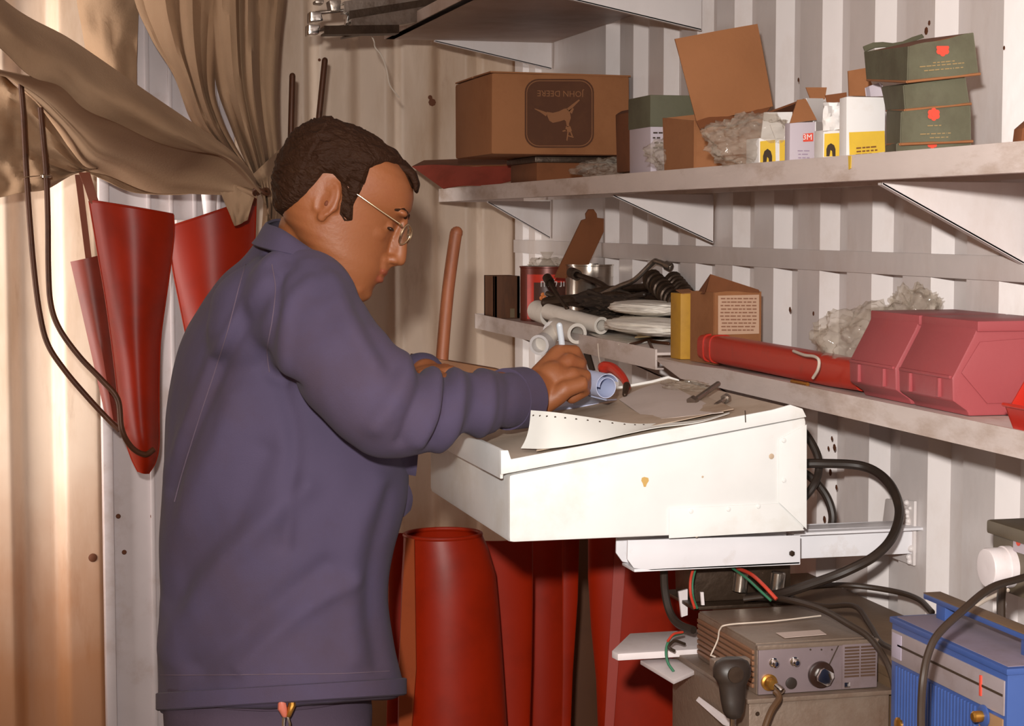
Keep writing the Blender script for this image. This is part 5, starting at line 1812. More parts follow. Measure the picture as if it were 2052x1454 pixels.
shroud('red_shroud', 'narrow red sheet standing between the man and the round red tube', [(786, 830, 1066), (780, 830, 1150), (780, 830, 1300), (776, 830, 1454), (770, 830, 2100)], 3.42, .04)
shroud('red_shroud', 'dark red sheet directly right of the round red tube', [(962, 1066, 1080), (985, 1066, 1200), (1000, 1064, 1330), (1010, 1060, 1454), (1012, 1060, 2100)], 3.36, .03, start=-180, end=0)
shroud('red_shroud', 'deep dark red curved sheet in the middle of the stack below the desk', [(1050, 1140, 1060), (1052, 1138, 1200), (1050, 1140, 1330), (1050, 1142, 1454), (1050, 1144, 2080)], 3.62, .05, start=-10, end=-170)
shroud('red_shroud', 'narrow upright red sheet edge left of the brown gap below the desk', [(1128, 1160, 1060), (1128, 1156, 1200), (1128, 1146, 1350), (1126, 1142, 1454), (1120, 1142, 2080)], 3.40, .02, start=-180, end=0)
broad = shroud('red_shroud', 'broad red sheet behind the radio bracket', [(1180, 1420, 1060), (1180, 1420, 1150), (1186, 1430, 1250), (1196, 1440, 1350), (1200, 1450, 1454), (1204, 1470, 2050)], 3.30, .035, start=-180, end=0, bead=.0)
shroud('gap_darkening_sheet', 'dark brown sheet added to darken the gap between the red shrouds', [(1140, 1200, 1060), (1130, 1206, 1300), (1120, 1210, 1454), (1110, 1220, 2000)], 3.85, .02, m=mat('gap_dark_brown', (86, 50, 26), .7, dirt=((60, 30, 14), .5, 5, .5)), start=-180, end=0, cat='metal sheet')  # backing sheet added only to make the gap look dark
mb = MB(); mb.quad(Q(1232, 1090, 3.265), Q(1256, 1090, 3.26), Q(1228, 1480, 3.26), Q(1210, 1480, 3.265), .006, nu=3, nv=6)
mb.build('highlight_strip', mat('highlight_pink_red', (164, 58, 46), .4, dirt=((150, 50, 40), .4, 10, .5)), broad)  # pink strip paints the vertical highlight on the red sheet

# ================================================================ LEFT: red scoops, rods, canvas
YS = 4.25
def scoop(label, left, right, Y, depth, rimy=None, m=m_red, group='hanging red scoops'):
    """left/right: px outlines from the mouth down to the tip, same y rows"""
    t = thing('red_scoop', label, 'scoop', Q((left[0][0] + right[0][0]) / 2, left[0][1], Y), group)
    L = spline([V(x, y, 0) for x, y in left], 5)
    R_ = spline([V(x, y, 0) for x, y in right], 5)
    n = min(len(L), len(R_))
    g = []
    for i in range(n):
        a, b = Q(L[i].x, L[i].y, Y), Q(R_[i].x, R_[i].y, Y)
        w = (b - a).length
        row = []
        for k in range(23):
            u = k / 22
            s_ = sin(pi * u)
            p = a.lerp(b, u) + V(0, -min(depth, w * .7) * (s_ ** .8), 0)
            row.append(p)
        g.append(row)
    mb = MB(); mb.sheet(g, .004); mb.build('trough', m, t, 50)
    for nm, idx in (('left_edge', 0), ('right_edge', 22)):
        mb = MB(); mb.tube([r[idx] for r in g], .0035, 8); mb.build(nm, m, t)
    mb = MB(); mb.tube(g[0], .003, 8); mb.build('mouth_rim', m, t)
    return t, g

L1 = [(176, 352), (184, 402), (197, 480), (212, 570), (224, 660), (236, 760), (246, 830), (256, 880), (272, 916), (285, 940)]
R1 = [(178, 352), (348, 452), (338, 540), (326, 620), (318, 700), (317, 780), (317, 850), (316, 900), (308, 930), (300, 944)]
L1 = [(180, 402), (188, 450), (200, 520), (212, 590), (222, 660), (232, 740), (240, 810), (250, 870), (264, 915), (278, 944)]
R1 = [(346, 430), (347, 470), (339, 540), (329, 610), (320, 680), (317, 760), (317, 830), (317, 890), (310, 925), (296, 948)]
scoop('left hanging red scoop, a long pointed curved sheet under the canvas', L1, R1, YS, .055)
mb = MB(); mb.quad(Q(158, 346, YS), Q(180, 346, YS), Q(202, 420, YS - .01), Q(180, 404, YS - .005), .005, nu=2, nv=5, warp=lambda u, v: V(0, -.008 * sin(pi * v), 0))
tag(mb.build('hanging_strap', mat('brown_red_strap', (130, 70, 48), .7)), 'brown strap holding the left red scoop to the canvas', 'strap')
mb = MB(); mb.quad(Q(214, 400, YS + .03), Q(322, 426, YS + .03), Q(300, 440, YS + .03), Q(214, 440, YS + .03), .003)
L2 = [(334, 456), (342, 500), (350, 550), (360, 600), (370, 650), (384, 720), (400, 790), (420, 860)]
R2 = [(512, 396), (510, 460), (506, 540), (500, 600), (494, 660), (484, 720), (468, 790), (440, 860)]
scoop('second hanging red scoop, half hidden behind the man', L2, R2, YS + .12, .05)
mb = MB(); mb.quad(Q(142, 524, YS + .16), Q(204, 510, YS + .16), Q(240, 850, YS + .13), Q(212, 830, YS + .13), .004, nu=6, nv=10, warp=lambda u, v: V(0, -.02 * sin(pi * u), 0))
tag(mb.build('red_sheet', mat('dark_red_paint', (130, 48, 32), .5, dirt=((90, 34, 20), .5, 8, .48))), 'dark red sheet hanging behind the left scoop and the rods', 'metal sheet')
mb = MB(); mb.quad(Q(498, 384, 4.30), Q(514, 384, 4.30), Q(513, 412, YS + .118), Q(500, 414, YS + .118), .004, nu=2, nv=3)
mb.quad(Q(498, 384, 4.30), Q(514, 384, 4.30), Q(520, 378, 4.08), Q(508, 376, 4.08), .004)
tag(mb.build('hanging_strap', MATS['brown_red_strap']), 'short strap holding the second red scoop to the canvas knot', 'strap')
mb = MB(); mb.quad(Q(150, 350, YS + .10), Q(164, 350, YS + .10), Q(184, 520, YS + .157), Q(172, 524, YS + .157), .003, nu=1, nv=4)
tag(mb.build('hanging_strap', MATS['brown_red_strap']), 'thin brown strap from the canvas down to the dark red sheet', 'strap')
# collar at scoop's foot where the rods meet
t = thing('bent_rod', 'outer one of two bent brown steel rods, at the far left', 'rod', Q(60, 440, YS), 'bent steel rods')
mb = MB(); mb.tube(px_path([(42, 168, YS + .02), (47, 230, YS + .02), (52, 330, YS), (58, 420, YS), (68, 540, YS), (80, 630, YS), (96, 690, YS), (130, 742, YS), (175, 795, YS), (215, 838, YS), (240, 862, YS - .01)], 8), .0062, 12); mb.build('rod_bar', m_rod, t)
t = thing('bent_rod', 'inner one of two bent brown steel rods, reaching the tip of the left scoop', 'rod', Q(95, 440, YS), 'bent steel rods')
mb = MB(); mb.tube(px_path([(81, 215, YS - .02), (87, 280, YS - .02), (93, 352, YS - .03), (96, 440, YS - .03), (97, 540, YS - .03), (102, 610, YS - .03), (120, 660, YS - .04), (160, 715, YS - .05), (205, 762, YS - .07), (236, 800, YS - .08), (244, 860, YS - .09), (264, 896, YS - .08), (290, 910, YS - .07), (308, 900, YS - .06)], 8), .0062, 12); mb.build('rod_bar', m_rod, t)
mb = MB()
p = Q(93, 352, YS - .03)
for k in range(3):
    mb.tube([p + V(.010 * cos(a), .010 * sin(a), .002 * k - .002 + .002 * sin(a)) for a in [2 * pi * j / 14 for j in range(15)]], .0012, 6)
mb.tube([p + V(-.012, -.01, 0), p + V(-.05, -.0, -.004)], .0012, 6)
o_ = tag(mb.build('wire_tie', m_chrome), 'bright wire tie wound round the inner bent rod', 'wire')
t = thing('steel_rod', 'straight dark rod standing upright, just behind the back of the man\'s head', 'rod', Q(583, 290, 4.2), 'upright dark rods')
mb = MB(); mb.tube([Q(586, 152, 4.3), Q(582, 300, 4.3), Q(576, 900, 4.3)], .0070, 12, round_=True); mb.build('rod_bar', m_rod, t)
t = thing('steel_rod', 'taller slanted dark rod right of the straight one, above the man\'s head', 'rod', Q(645, 200, 4.2), 'upright dark rods')
mb = MB(); mb.tube([Q(651, 121, 4.35), Q(637, 256, 4.35), Q(600, 900, 4.35)], .0070, 12, round_=True); mb.build('rod_bar', m_rod, t)
# ledge with a cup by the post
t = thing('small_ledge', 'narrow white ledge with a red strip on the post between the red scoops', 'ledge', Q(400, 455, 4.5))
a, b = Q(352, 440, 4.52), Q(470, 440, 4.52)
mb = MB(); mb.box((a.x, 4.50, a.z - .022), (b.x, 4.615, a.z), .003); mb.build('board', m_shelf, t)
mb = MB(); c_ = Q(364, 452, 4.5); d_ = Q(392, 452, 4.5); mb.box((c_.x, 4.497, c_.z - .004), (d_.x, 4.502, c_.z + .004), .0005); mb.build('red_strip', m_redtool, t)
t = thing('plastic_cup', 'pale tapered plastic cup on the small white ledge', 'cup', Q(420, 440, 4.55))
c_ = Q(420, 438, 4.55); c_.z = a.z + .0005
mb = MB(); mb.lathe([(.013, 0), (.020, .066), (.021, .067), (.0195, .067), (.012, .003)], c_, (0, 0, 1), 28); mb.build('cup_body', m_white_p, t)

# ---------------- canvas
def between(up, lo, Yu, Yl, n=40, m=10, belly=0.0, wr=0.0, seed=0, wf=(6, 3), th=.0016):
    U_ = spline([V(x, y, 0) for x, y in up], 8)
    L_ = spline([V(x, y, 0) for x, y in lo], 8)
    def samp(S, f):
        k = f * (len(S) - 1); i = min(len(S) - 2, int(k)); return S[i].lerp(S[i + 1], k - i)
    def fy(Y, f):
        if not isinstance(Y, (list, tuple)):
            return Y
        k = f * (len(Y) - 1); i = min(len(Y) - 2, int(k))
        return Y[i] + (Y[i + 1] - Y[i]) * (k - i)
    g = []
    for i in range(n + 1):
        f = i / n
        a, b = samp(U_, f), samp(L_, f)
        row = []
        for j in range(m + 1):
            v = j / m
            x, y = a.x + (b.x - a.x) * v, a.y + (b.y - a.y) * v
            Y = fy(Yu, f) * (1 - v) + fy(Yl, f) * v - belly * sin(pi * v)
            Y += wr * noise.noise(V(f * wf[0], v * wf[1], seed)) + wr * .3 * noise.noise(V(f * wf[0] * 1.5, v * wf[1] * 2.2, seed + 5))
            row.append(Q(x, y, Y))
        g.append(row)
    return g

t = thing('canvas_sheet', 'beige canvas sheet gathered to a knot behind the man and draped to the upper left', 'canvas', Q(525, 380, 4.1))
def panel(g, nm='fold', th=.0018):
    mb = MB(); mb.sheet(g, th); return mb.build(nm, m_canvas, t, 60)
# upper lit band
panel(between([(-60, -60), (10, 2), (60, 36), (130, 72), (200, 118), (300, 188), (400, 256), (460, 300), (500, 340), (524, 384)],
              [(-60, 60), (0, 96), (60, 152), (120, 172), (170, 218), (235, 246), (310, 282), (380, 302), (440, 312), (522, 388)], [3.62, 4.08], [3.50, 4.06], belly=.05, wr=.02, seed=2, n=60, m=14))
# dark underside
panel(between([(-60, 120), (0, 140), (45, 150), (118, 168), (170, 214), (235, 242), (310, 278), (380, 300), (440, 308), (520, 384)],
              [(-50, 150), (10, 154), (40, 176), (70, 210), (110, 256), (160, 332), (220, 352), (300, 384), (380, 388), (516, 392)], [3.52, 3.80, 4.07], [4.50, 4.48, 4.12], belly=-.02, wr=.02, seed=8, n=60, m=14))
# left flap behind the rods
panel(between([(-60, 150), (0, 150), (30, 172), (70, 204), (110, 256), (165, 330), (196, 338)], [(-60, 402), (0, 395), (30, 388), (60, 384), (95, 378), (140, 352), (170, 342)], [4.42, 4.36], [4.38, 4.34], belly=.02, wr=.06, seed=14, wf=(4, 5), n=30, m=20))
# bottom hanging hem
panel(between([(150, 330), (200, 330), (260, 350), (330, 372), (400, 370), (460, 362), (512, 384)], [(176, 346), (212, 362), (250, 380), (290, 388), (380, 388), (440, 366), (516, 398)], [4.50, 4.46, 4.08], [4.42, 4.38, 4.08], belly=.012, wr=.015, seed=19, n=40, m=8))
# small tongue on the right under the hem
panel(between([(432, 362), (470, 366), (515, 376)], [(470, 452), (478, 450), (496, 440)], [4.16, 4.1], [4.2, 4.16], belly=.01, wr=.01, seed=23, n=14, m=12))
# fan of vertical folds from the roof to the knot
panel(between([(250, -300), (262, -40), (300, 70), (348, 150), (378, 230), (400, 262), (452, 306), (512, 362)], [(470, -300), (452, -40), (436, 90), (430, 180), (446, 240), (470, 290), (494, 330), (522, 372)], [4.50, 4.46, 4.12], [4.40, 4.26, 4.10], belly=.06, wr=.05, seed=31, wf=(1.2, 7), n=40, m=20), 'fan_fold')
panel(between([(400, -300), (410, -40), (420, 60), (434, 170), (458, 240), (486, 310), (508, 356), (524, 384)], [(580, -300), (572, -40), (562, 60), (556, 150), (556, 240), (560, 320), (560, 400), (552, 470)], [4.40, 4.26, 4.12], [4.42, 4.32, 4.22], belly=.07, wr=.06, seed=37, wf=(1.2, 8), n=40, m=24), 'fan_fold')
panel(between([(506, 350), (520, 380), (528, 410), (524, 470)], [(560, 300), (566, 380), (566, 430), (560, 500)], [4.10, 4.2], [4.24, 4.3], belly=.04, wr=.03, seed=43, n=18, m=14), 'fan_fold')
panel(between([(140, -300), (150, -40), (165, 60), (180, 140), (200, 220)], [(290, -300), (280, -40), (276, 60), (274, 150), (276, 240)], 4.6, 4.56, belly=.03, wr=.03, seed=49, n=20, m=12), 'fan_fold')
mb = MB(); mb.tube([Q(524, 384, 4.06) + V(.016 * cos(a), .016 * sin(a), .006 * sin(a * 2)) for a in [2 * pi * j / 20 for j in range(21)]], .004, 8); mb.build('knot_cord', m_rod, t)

# ================================================================ THE MAN
person = thing('person', 'man in a blue work jacket and wire glasses writing at the white desk', 'person', (.40, 2.74, 0))

# ---- head frame: u forward (face), v up, w towards the viewer; the head is bent 24 degrees forward
HO = Q(665, 410, 2.66)
SH = (HO - CP).dot(FF) / FPX
hu = (RR * cos(radians(24)) - UU * sin(radians(24)))
hv = (RR * sin(radians(24)) + UU * cos(radians(24)))
hw = -FF
HM = Matrix((hu, hv, hw)).transposed().to_4x4() @ Matrix.Scale(SH, 4)
HM.translation = HO

HS = [  # v, front u, back u, half width, forward taper
    (-158, 128, 84, 20, .0), (-152, 138, 62, 40, .05), (-140, 142, 36, 54, .08), (-122, 144, 8, 66, .12), (-102, 147, -20, 76, .16), (-84, 148, -48, 84, .18),
    (-64, 144, -76, 90, .20), (-44, 141, -94, 95, .20), (-22, 138, -108, 100, .20), (0, 136, -117, 103, .20), (20, 137, -121, 105, .19),
    (38, 147, -123, 106, .17), (55, 150, -123, 106, .14), (75, 146, -121, 104, .10), (95, 137, -116, 100, .07), (112, 122, -107, 93, .05),
    (126, 101, -94, 82, .03), (138, 70, -78, 66, .0), (146, 38, -58, 46, .0), (151, 0, -30, 20, .0)]


def head_slice(v):
    for i in range(len(HS) - 1):
        if HS[i][0] <= v <= HS[i + 1][0]:
            a, b = HS[i], HS[i + 1]
            f = (v - a[0]) / (b[0] - a[0])
            f = f * f * (3 - 2 * f) * .5 + f * .5
            return [a[k] + (b[k] - a[k]) * f for k in range(5)]
    return list(HS[0] if v < HS[0][0] else HS[-1])


def head_pt(v, t, off=0.0):
    _, f, b, w, k = head_slice(v)
    c, a = (f + b) / 2, (f - b) / 2
    cx = cos(t)
    x = c + (a + off) * (abs(cx) ** .92) * (1 if cx > 0 else -1)
    sx = sin(t)
    y = (w + off) * (abs(sx) ** .9) * (1 if sx > 0 else -1) * (1 - k * cx)
    return V(x, v, y)


mb = MB()
NR, NT = 64, 72
rings = [[head_pt(-158 + 309 * i / (NR - 1), 2 * pi * k / NT) for k in range(NT)] for i in range(NR)]
mb.loft(rings, M=HM)
def E(c, r, rot=None, sub=3):
    mb.ell(c, r, M=HM, sub=sub, rot=rot)
def TU(pts, r, seg=12):
    P = [HM @ Vector(p) for p in pts]
    mb.tube(P, [x * SH for x in r], seg, round_=True)
Rz = lambda d: Matrix.Rotation(radians(d), 3, 'Z')
Ry = lambda d: Matrix.Rotation(radians(d), 3, 'Y')
# nose
TU([(142, 34, 0), (148, 16, 0), (155, -6, 0), (163, -28, 0), (168, -44, 0)], [10, 11, 12.5, 14, 14])
E((169, -47, 0), (13, 11, 14)); E((158, -51, 12), (12, 9, 8)); E((158, -51, -12), (12, 9, 8)); TU([(163, -56, 0), (148, -66, 0)], [7, 8])
# mouth, chin, brows, cheeks
E((145, -72, 0), (13, 9, 24)); E((148, -81, 0), (11, 6.5, 22)); E((147, -98, 0), (10.5, 7.5, 19)); E((134, -108, 0), (12, 10, 26))
E((128, -134, 0), (19, 20, 28)); E((100, -128, 30), (34, 18, 22), Rz(-12)); E((100, -128, -30), (34, 18, 22), Rz(-12))
E((132, 40, 30), (17, 9, 28), Ry(28)); E((132, 40, -30), (17, 9, 28), Ry(-28))
E((108, -18, 44), (26, 20, 15), Ry(40)); E((108, -18, -44), (26, 20, 15), Ry(-40))
E((124, 5, 35), (12, 9, 12)); E((124, 5, -35), (12, 9, 12))
E((150, -16, 0), (17, 34, 12)); E((138, -60, 12), (14, 14, 16))

# ears (both)
for sgn in (1, -1):
    c = V(2, 0, 103 * sgn)
    RE = Ry(-16 * sgn)
    E(c, (20, 34, 7), RE)
    pts = []
    for k in range(15):
        a = radians(-60 + 285 * k / 14)
        pts.append(c + RE @ V(21 * cos(a) - 1, 35 * sin(a) + 2, 4 * sgn))
    TU(pts, [5.2] * 15, 8)
    E(c + RE @ V(3, -33, 2 * sgn), (10, 11, 6)); E(c + RE @ V(19, -6, 0), (7, 10, 8))
    pts = [c + RE @ V(-1 + 9 * cos(a), 5 + 19 * sin(a), 6 * sgn) for a in [radians(-70 + 190 * k / 9) for k in range(10)]]
    TU(pts, [3.8] * 10, 8)
# neck
nk = [Q(668, 470, 2.67), Q(640, 500, 2.69), Q(612, 560, 2.72), Q(596, 640, 2.74)]
mb.tube(spline(nk, 6), [.056, .056, .056, .056, .057, .057, .057, .058, .058, .059, .060, .061, .062, .064, .066, .068, .07, .07, .07], 28)
mb.ell(Q(620, 470, 2.68), (.045, .055, .05))
mb.ell(Q(672, 525, 2.69), (.030, .040, .026))
# trunk (inside the clothes)
def ringc(c, a, b, yaw, n=32, tilt=0):
    ca, sa = cos(yaw), sin(yaw)
    out = []
    for k in range(n):
        t_ = 2 * pi * k / n
        x, y = a * cos(t_), b * sin(t_)
        out.append(V(c.x + x * ca - y * sa, c.y + x * sa + y * ca, c.z + x * tilt))
    return out
YAW = radians(22)
TY = 2.74
torso = [  # py, xl, xr  (outline in the picture)
    (1392, 314, 790), (1380, 313, 801), (1368, 314, 803), (1330, 315, 794), (1290, 314, 786), (1240, 315, 780), (1190, 316, 777), (1140, 316, 780), (1090, 317, 786), (1040, 318, 797),
    (990, 319, 806), (940, 320, 806), (890, 323, 798), (840, 328, 786), (790, 335, 776), (740, 344, 766), (700, 353, 756), (660, 368, 742), (630, 386, 728), (600, 405, 715), (570, 430, 700), (545, 452, 686), (520, 478, 668),
    (500, 494, 652), (482, 508, 632), (466, 520, 612)]
mb2 = MB()
rg = []
for py, xl, xr in torso[4:-3]:
    a_, b_ = Q(xl, py, TY), Q(xr, py, TY)
    w = (b_.x - a_.x) / 2 * .84
    rg.append(ringc((a_ + b_) / 2 + V(.0, 0, 0), w * .78, w * 1.18, YAW))
mb.loft(rg)
# arms inside sleeves, ending in hands
SHR = Q(606, 622, 2.61)
ELB = Q(782, 822, 2.43)
WR = Q(1072, 782, 2.60)
mb.tube([SHR, SHR.lerp(ELB, .5), ELB], [.035, .040, .042], 20, round_=True)
mb.tube([ELB, ELB.lerp(WR, .35), ELB.lerp(WR, .7), WR, WR + (WR - ELB).normalized() * .03], [.042, .041, .034, .028, .030], 20, round_=True)
SHL = Q(600, 600, 2.92)
ELL_ = Q(770, 800, 3.00)
WL = Q(850, 752, 2.83)
mb.tube([SHL, SHL.lerp(ELL_, .5), ELL_], [.05, .045, .042], 20, round_=True)
mb.tube([ELL_, WL], [.042, .028], 20, round_=True)
# left hand resting beyond: palm, four fingers, thumb
hl = Q(876, 748, 2.80)
mb.ell(WL.lerp(hl, .6), (.036, .032, .016))
for k in range(4):
    b0 = hl + V(.004, -.026 + .017 * k, 0)
    mb.tube([b0 + V(-.02, 0, .0), b0 + V(.014, 0, .006), b0 + V(.030, 0, -.004), b0 + V(.036, 0, -.018)], [.0088, .0084, .0078, .0068], 10, round_=True)
mb.tube([hl + V(-.03, -.03, 0), hl + V(-.012, -.042, .002), hl + V(.006, -.046, -.006)], [.011, .010, .0085], 10, round_=True)
# ---- writing hand (right)
K = [Q(1119, 708, 2.635), Q(1140, 724, 2.615), Q(1146, 752, 2.595), Q(1132, 780, 2.580)]      # knuckles: index .. little
PALM = [Q(1096, 762, 2.62)]
wr1, wr2 = Q(1082, 752, 2.615), Q(1100, 806, 2.590)
wc = WR
for i, k in enumerate(K):
    f = i / 3
    st = wr1.lerp(wr2, f)
    mb.tube([wc.lerp(st, .4), st, st.lerp(k, .55), k], [.019, .0165, .0145, .0135], 14, round_=True)
mb.ell(Q(1108, 764, 2.608), (.030, .024, .030))
mb.ell(Q(1118, 770, 2.630), (.026, .022, .024))
F = [
    [K[0], Q(1151, 706, 2.640), Q(1163, 728, 2.655), Q(1158, 756, 2.668)],                     # index arches over the pen
    [K[1], Q(1160, 730, 2.620), Q(1166, 752, 2.640), Q(1152, 772, 2.660)],
    [K[2], Q(1170, 754, 2.600), Q(1172, 774, 2.618), Q(1150, 786, 2.634)],
    [K[3], Q(1168, 768, 2.580), Q(1172, 782, 2.592), Q(1146, 798, 2.602)]]
FR = [[.0135, .0118, .0105, .0092], [.0132, .0115, .0102, .0092], [.0130, .0120, .0106, .0092], [.0128, .0118, .0098, .0084]]
for pts, rr_ in zip(F, FR):
    mb.tube(pts, rr_, 14, round_=True)
mb.tube([Q(1086, 780, 2.655), Q(1104, 772, 2.682), Q(1130, 752, 2.700), Q(1148, 748, 2.690)], [.016, .0145, .0125, .0105], 12, round_=True)  # thumb, on the far side
me = remesh(mb, .0026, 5, .5)
body = link('body', me, [m_skin, m_lip], person, 0)
me.shade_smooth()
# lips: redder skin
HMi = HM.inverted()
for p in me.polygons:
    c = HMi @ p.center
    if c.x > 140 and abs(c.z) < 24 and (-87 < c.y < -76 or -105 < c.y < -91):
        p.material_index = 1

# ---- eyes, brows
for sgn in (1, -1):
    m3 = MB(); m3.ell((129, 2, 38.5 * sgn), (8.5, 4.2, 10), M=HM, sub=3, rot=Ry(35 * sgn))
    m3.build('eye', mat('dark_eye', (48, 28, 18), .2), person, 60)
    m3 = MB(); m3.tube([HM @ V(*p) for p in [(146, 36, 14 * sgn), (145, 43, 26 * sgn), (139, 46, 42 * sgn), (126, 40, 56 * sgn)]], [4 * SH, 5.4 * SH, 5 * SH, 2.5 * SH], 8, round_=True)
    m3.build('eyebrow', m_hair, person, 60)
m3 = MB(); m3.ell((3, -6, 110.5), (4.2, 6.2, 4.5), M=HM, sub=2); m3.build('ear_hollow_shade', mat('ear_shadow_skin', (110, 56, 32), .8), person, 60)  # darker bead of skin colour painting the shade inside the near ear
# ---- hair: an offset shell over the skull, sinking into the skin outside the hairline
HL = [(150, 84), (122, 108), (100, 124), (84, 122), (68, 114), (50, 92), (54, 64), (52, 40), (50, 14), (60, -14), (46, -22), (33, -16), (24, 10), (10, 42), (-8, 50), (-28, 42), (-37, 12),
      (-46, -12), (-60, -36), (-78, -61), (-94, -84), (-160, -100), (-220, 0), (-200, 230), (200, 260), (220, 90)]


def sdf(px, py, poly):
    d = 1e9
    inside = False
    n = len(poly)
    for i in range(n):
        x1, y1 = poly[i]
        x2, y2 = poly[(i + 1) % n]
        ex, ey = x2 - x1, y2 - y1
        t_ = max(0, min(1, ((px - x1) * ex + (py - y1) * ey) / (ex * ex + ey * ey)))
        d = min(d, (px - x1 - ex * t_) ** 2 + (py - y1 - ey * t_) ** 2)
        if (y1 > py) != (y2 > py) and px < (x2 - x1) * (py - y1) / (y2 - y1) + x1:
            inside = not inside
    return sqrt(d) * (1 if inside else -1)


m3 = MB()
NR, NT = 110, 150
hr = []
for i in range(NR):
    f = i / (NR - 1)
    v = -110 + 261 * sin(f * pi / 2) ** .95
    row = []
    for k in range(NT):
        t_ = 2 * pi * k / NT
        p = head_pt(v, t_)
        c = V(-5, 20, 0)
        n_ = (p - c)
        n_ = V(n_.x, n_.y * (1 if v > 60 else .3), n_.z).normalized()
        wob = 5 * noise.noise(V(p.x * .05, p.y * .05, p.z * .05))
        s_ = sdf(p.x, p.y + wob, HL)
        if s_ > -14:
            h = min(1, max(-1, s_ / 8))
            wv = noise.noise(V(p.x * .02, p.y * .02, p.z * .02)) * 30
            strand = noise.noise(V((p.x + wv) * .022, (p.y + wv) * .10, p.z * .03)) * 4.5 + noise.noise(V((p.x - p.y) * .03, (p.y + p.x * .5 + wv) * .22, p.z * .08)) * 2.6 + noise.noise(V(p.x * .2, p.y * .5, p.z * .3)) * .8
            thick = 8 + 4 * min(1, max(0, (p.y + 30) / 120)) + (4 if p.x < -60 else 0)
            if p.x > 20 and p.y < 60:
                thick = 4.5
            off = h * thick + (strand if h > .5 else 0)
        else:
            off = -8
        row.append(p + n_ * off)
    hr.append(row)
m3.loft(hr, M=HM)
m3.build('hair', m_hair, person, 0)
# forelock at the brow edge
m3 = MB()
for dz_, r_ in ((0, 7), (16, 7), (-16, 7), (30, 6), (-30, 6)):
    m3.tube([HM @ V(*p) for p in [(96, 132 - abs(dz_) * .3, dz_), (124, 120, dz_), (138, 106, dz_ * .9), (143, 94, dz_ * .8)]], [r_ * 1.5 * SH, r_ * 1.5 * SH, r_ * 1.2 * SH, r_ * .7 * SH], 8, round_=True)
fme = remesh(m3, .0022, 2); link('forelock', fme, m_hair, person, 60)

# ---- glasses
for sgn in (1, -1):
    gl = MB()
    gl.tube([HM @ V(*p) for p in [(-14, 34, 96 * sgn), (20, 38, 100 * sgn), (54, 34, 101 * sgn), (100, 25, 92 * sgn), (146, 17, 76 * sgn)]], 1.9 * SH, 8)
    gl.tube([HM @ V(*p) for p in [(146, 17, 76 * sgn), (151, 15, 70 * sgn)]], 2.6 * SH, 8)
    gl.build('glasses_temple', m_gold, person, 60)
for sgn in (1, -1):
    c = V(160, 3, 42 * sgn)
    ax = Ry(-13 * sgn)
    pts = [HM @ (c + ax @ V(0 + 3 * cos(a) ** 2, 21 * sin(a), 29 * cos(a))) for a in [2 * pi * k / 32 for k in range(33)]]
    g2 = MB(); g2.tube(pts, 1.7 * SH, 8, caps=False); rim = g2.build('lens_rim', m_gold, person, 60)
    g3 = MB(); g3.loft([[HM @ (c + ax @ V(dx, 20.4 * sin(a), 28.4 * cos(a))) for a in [2 * pi * k / 32 for k in range(32)]] for dx in (-.6, .6)]); g3.build('lens', m_glass, rim, 30)
g2 = MB(); g2.tube([HM @ V(*p) for p in [(163, 6, 14), (167, 10, 5), (167, 10, -5), (163, 6, -14)]], 1.7 * SH, 8); g2.build('glasses_bridge', m_gold, person, 60)

# ================================================================ clothes
def rad_at(f, ks):
    k = f * (len(ks) - 1); i = min(len(ks) - 2, int(k)); return ks[i] + (ks[i + 1] - ks[i]) * (k - i)
# jacket: trunk + two sleeves as one cloth surface with modelled folds
mb = MB()
rg = []
for py, xl, xr in torso:
    a_, b_ = Q(xl, py, TY), Q(xr, py, TY)
    w = (b_.x - a_.x) / 2
    asp = rad_at(min(1, max(0, (py - 466) / 334)), [1.0, 1.35, 1.85, 1.85, 1.6, 1.42, 1.32])
    # ellipse axes so that the seen half width equals w
    al = YAW + radians(8.5)
    k_ = sqrt(cos(al) ** 2 + (asp * sin(al)) ** 2)
    a1 = w / k_
    r_ = ringc((a_ + b_) / 2, a1, a1 * asp, YAW, 56)
    if py > 1100:
        # the raised arm lifts the near side of the hem
        f = (py - 1100) / 292
        for p in r_:
            p.z = p.z + (Q(1026, py - 8, p.y).z - p.z) * f
    rg.append(r_)
mb.loft(rg)
mb.ell(Q(600, 610, 2.60), (.080, .070, .080), sub=4)
mb.ell(Q(592, 592, 2.645), (.088, .105, .052), sub=4)
mb.ell(Q(545, 610, 2.665), (.085, .095, .065), sub=4)
mb.ell(Q(560, 660, 2.66), (.10, .10, .08), sub=4)
mb.ell(Q(592, 600, 2.88), (.080, .070, .080), sub=4)
sl = spline([Q(600, 616, 2.585), Q(640, 672, 2.525), Q(700, 742, 2.46), Q(746, 796, 2.43), Q(784, 824, 2.42), Q(836, 822, 2.44), Q(900, 812, 2.47), Q(950, 806, 2.50), Q(1000, 801, 2.54), Q(1040, 797, 2.57)], 5)
rs = [rad_at(i / (len(sl) - 1), [.078, .074, .069, .067, .066, .056, .048, .044, .041, .040]) for i in range(len(sl))]
rs = [r + .0025 * noise.noise(V(i * .55, 3, 1)) for i, r in enumerate(rs)]
mb.tube(sl, rs, 36, round_=True)
sl2 = spline([Q(592, 600, 2.92), Q(700, 740, 3.0), Q(765, 800, 3.0), Q(800, 790, 2.93), Q(845, 756, 2.85)], 5)
mb.tube(sl2, [rad_at(i / (len(sl2) - 1), [.075, .068, .062, .05, .040]) for i in range(len(sl2))], 30, round_=True)
jm = remesh(mb, .0055, 18, .6)
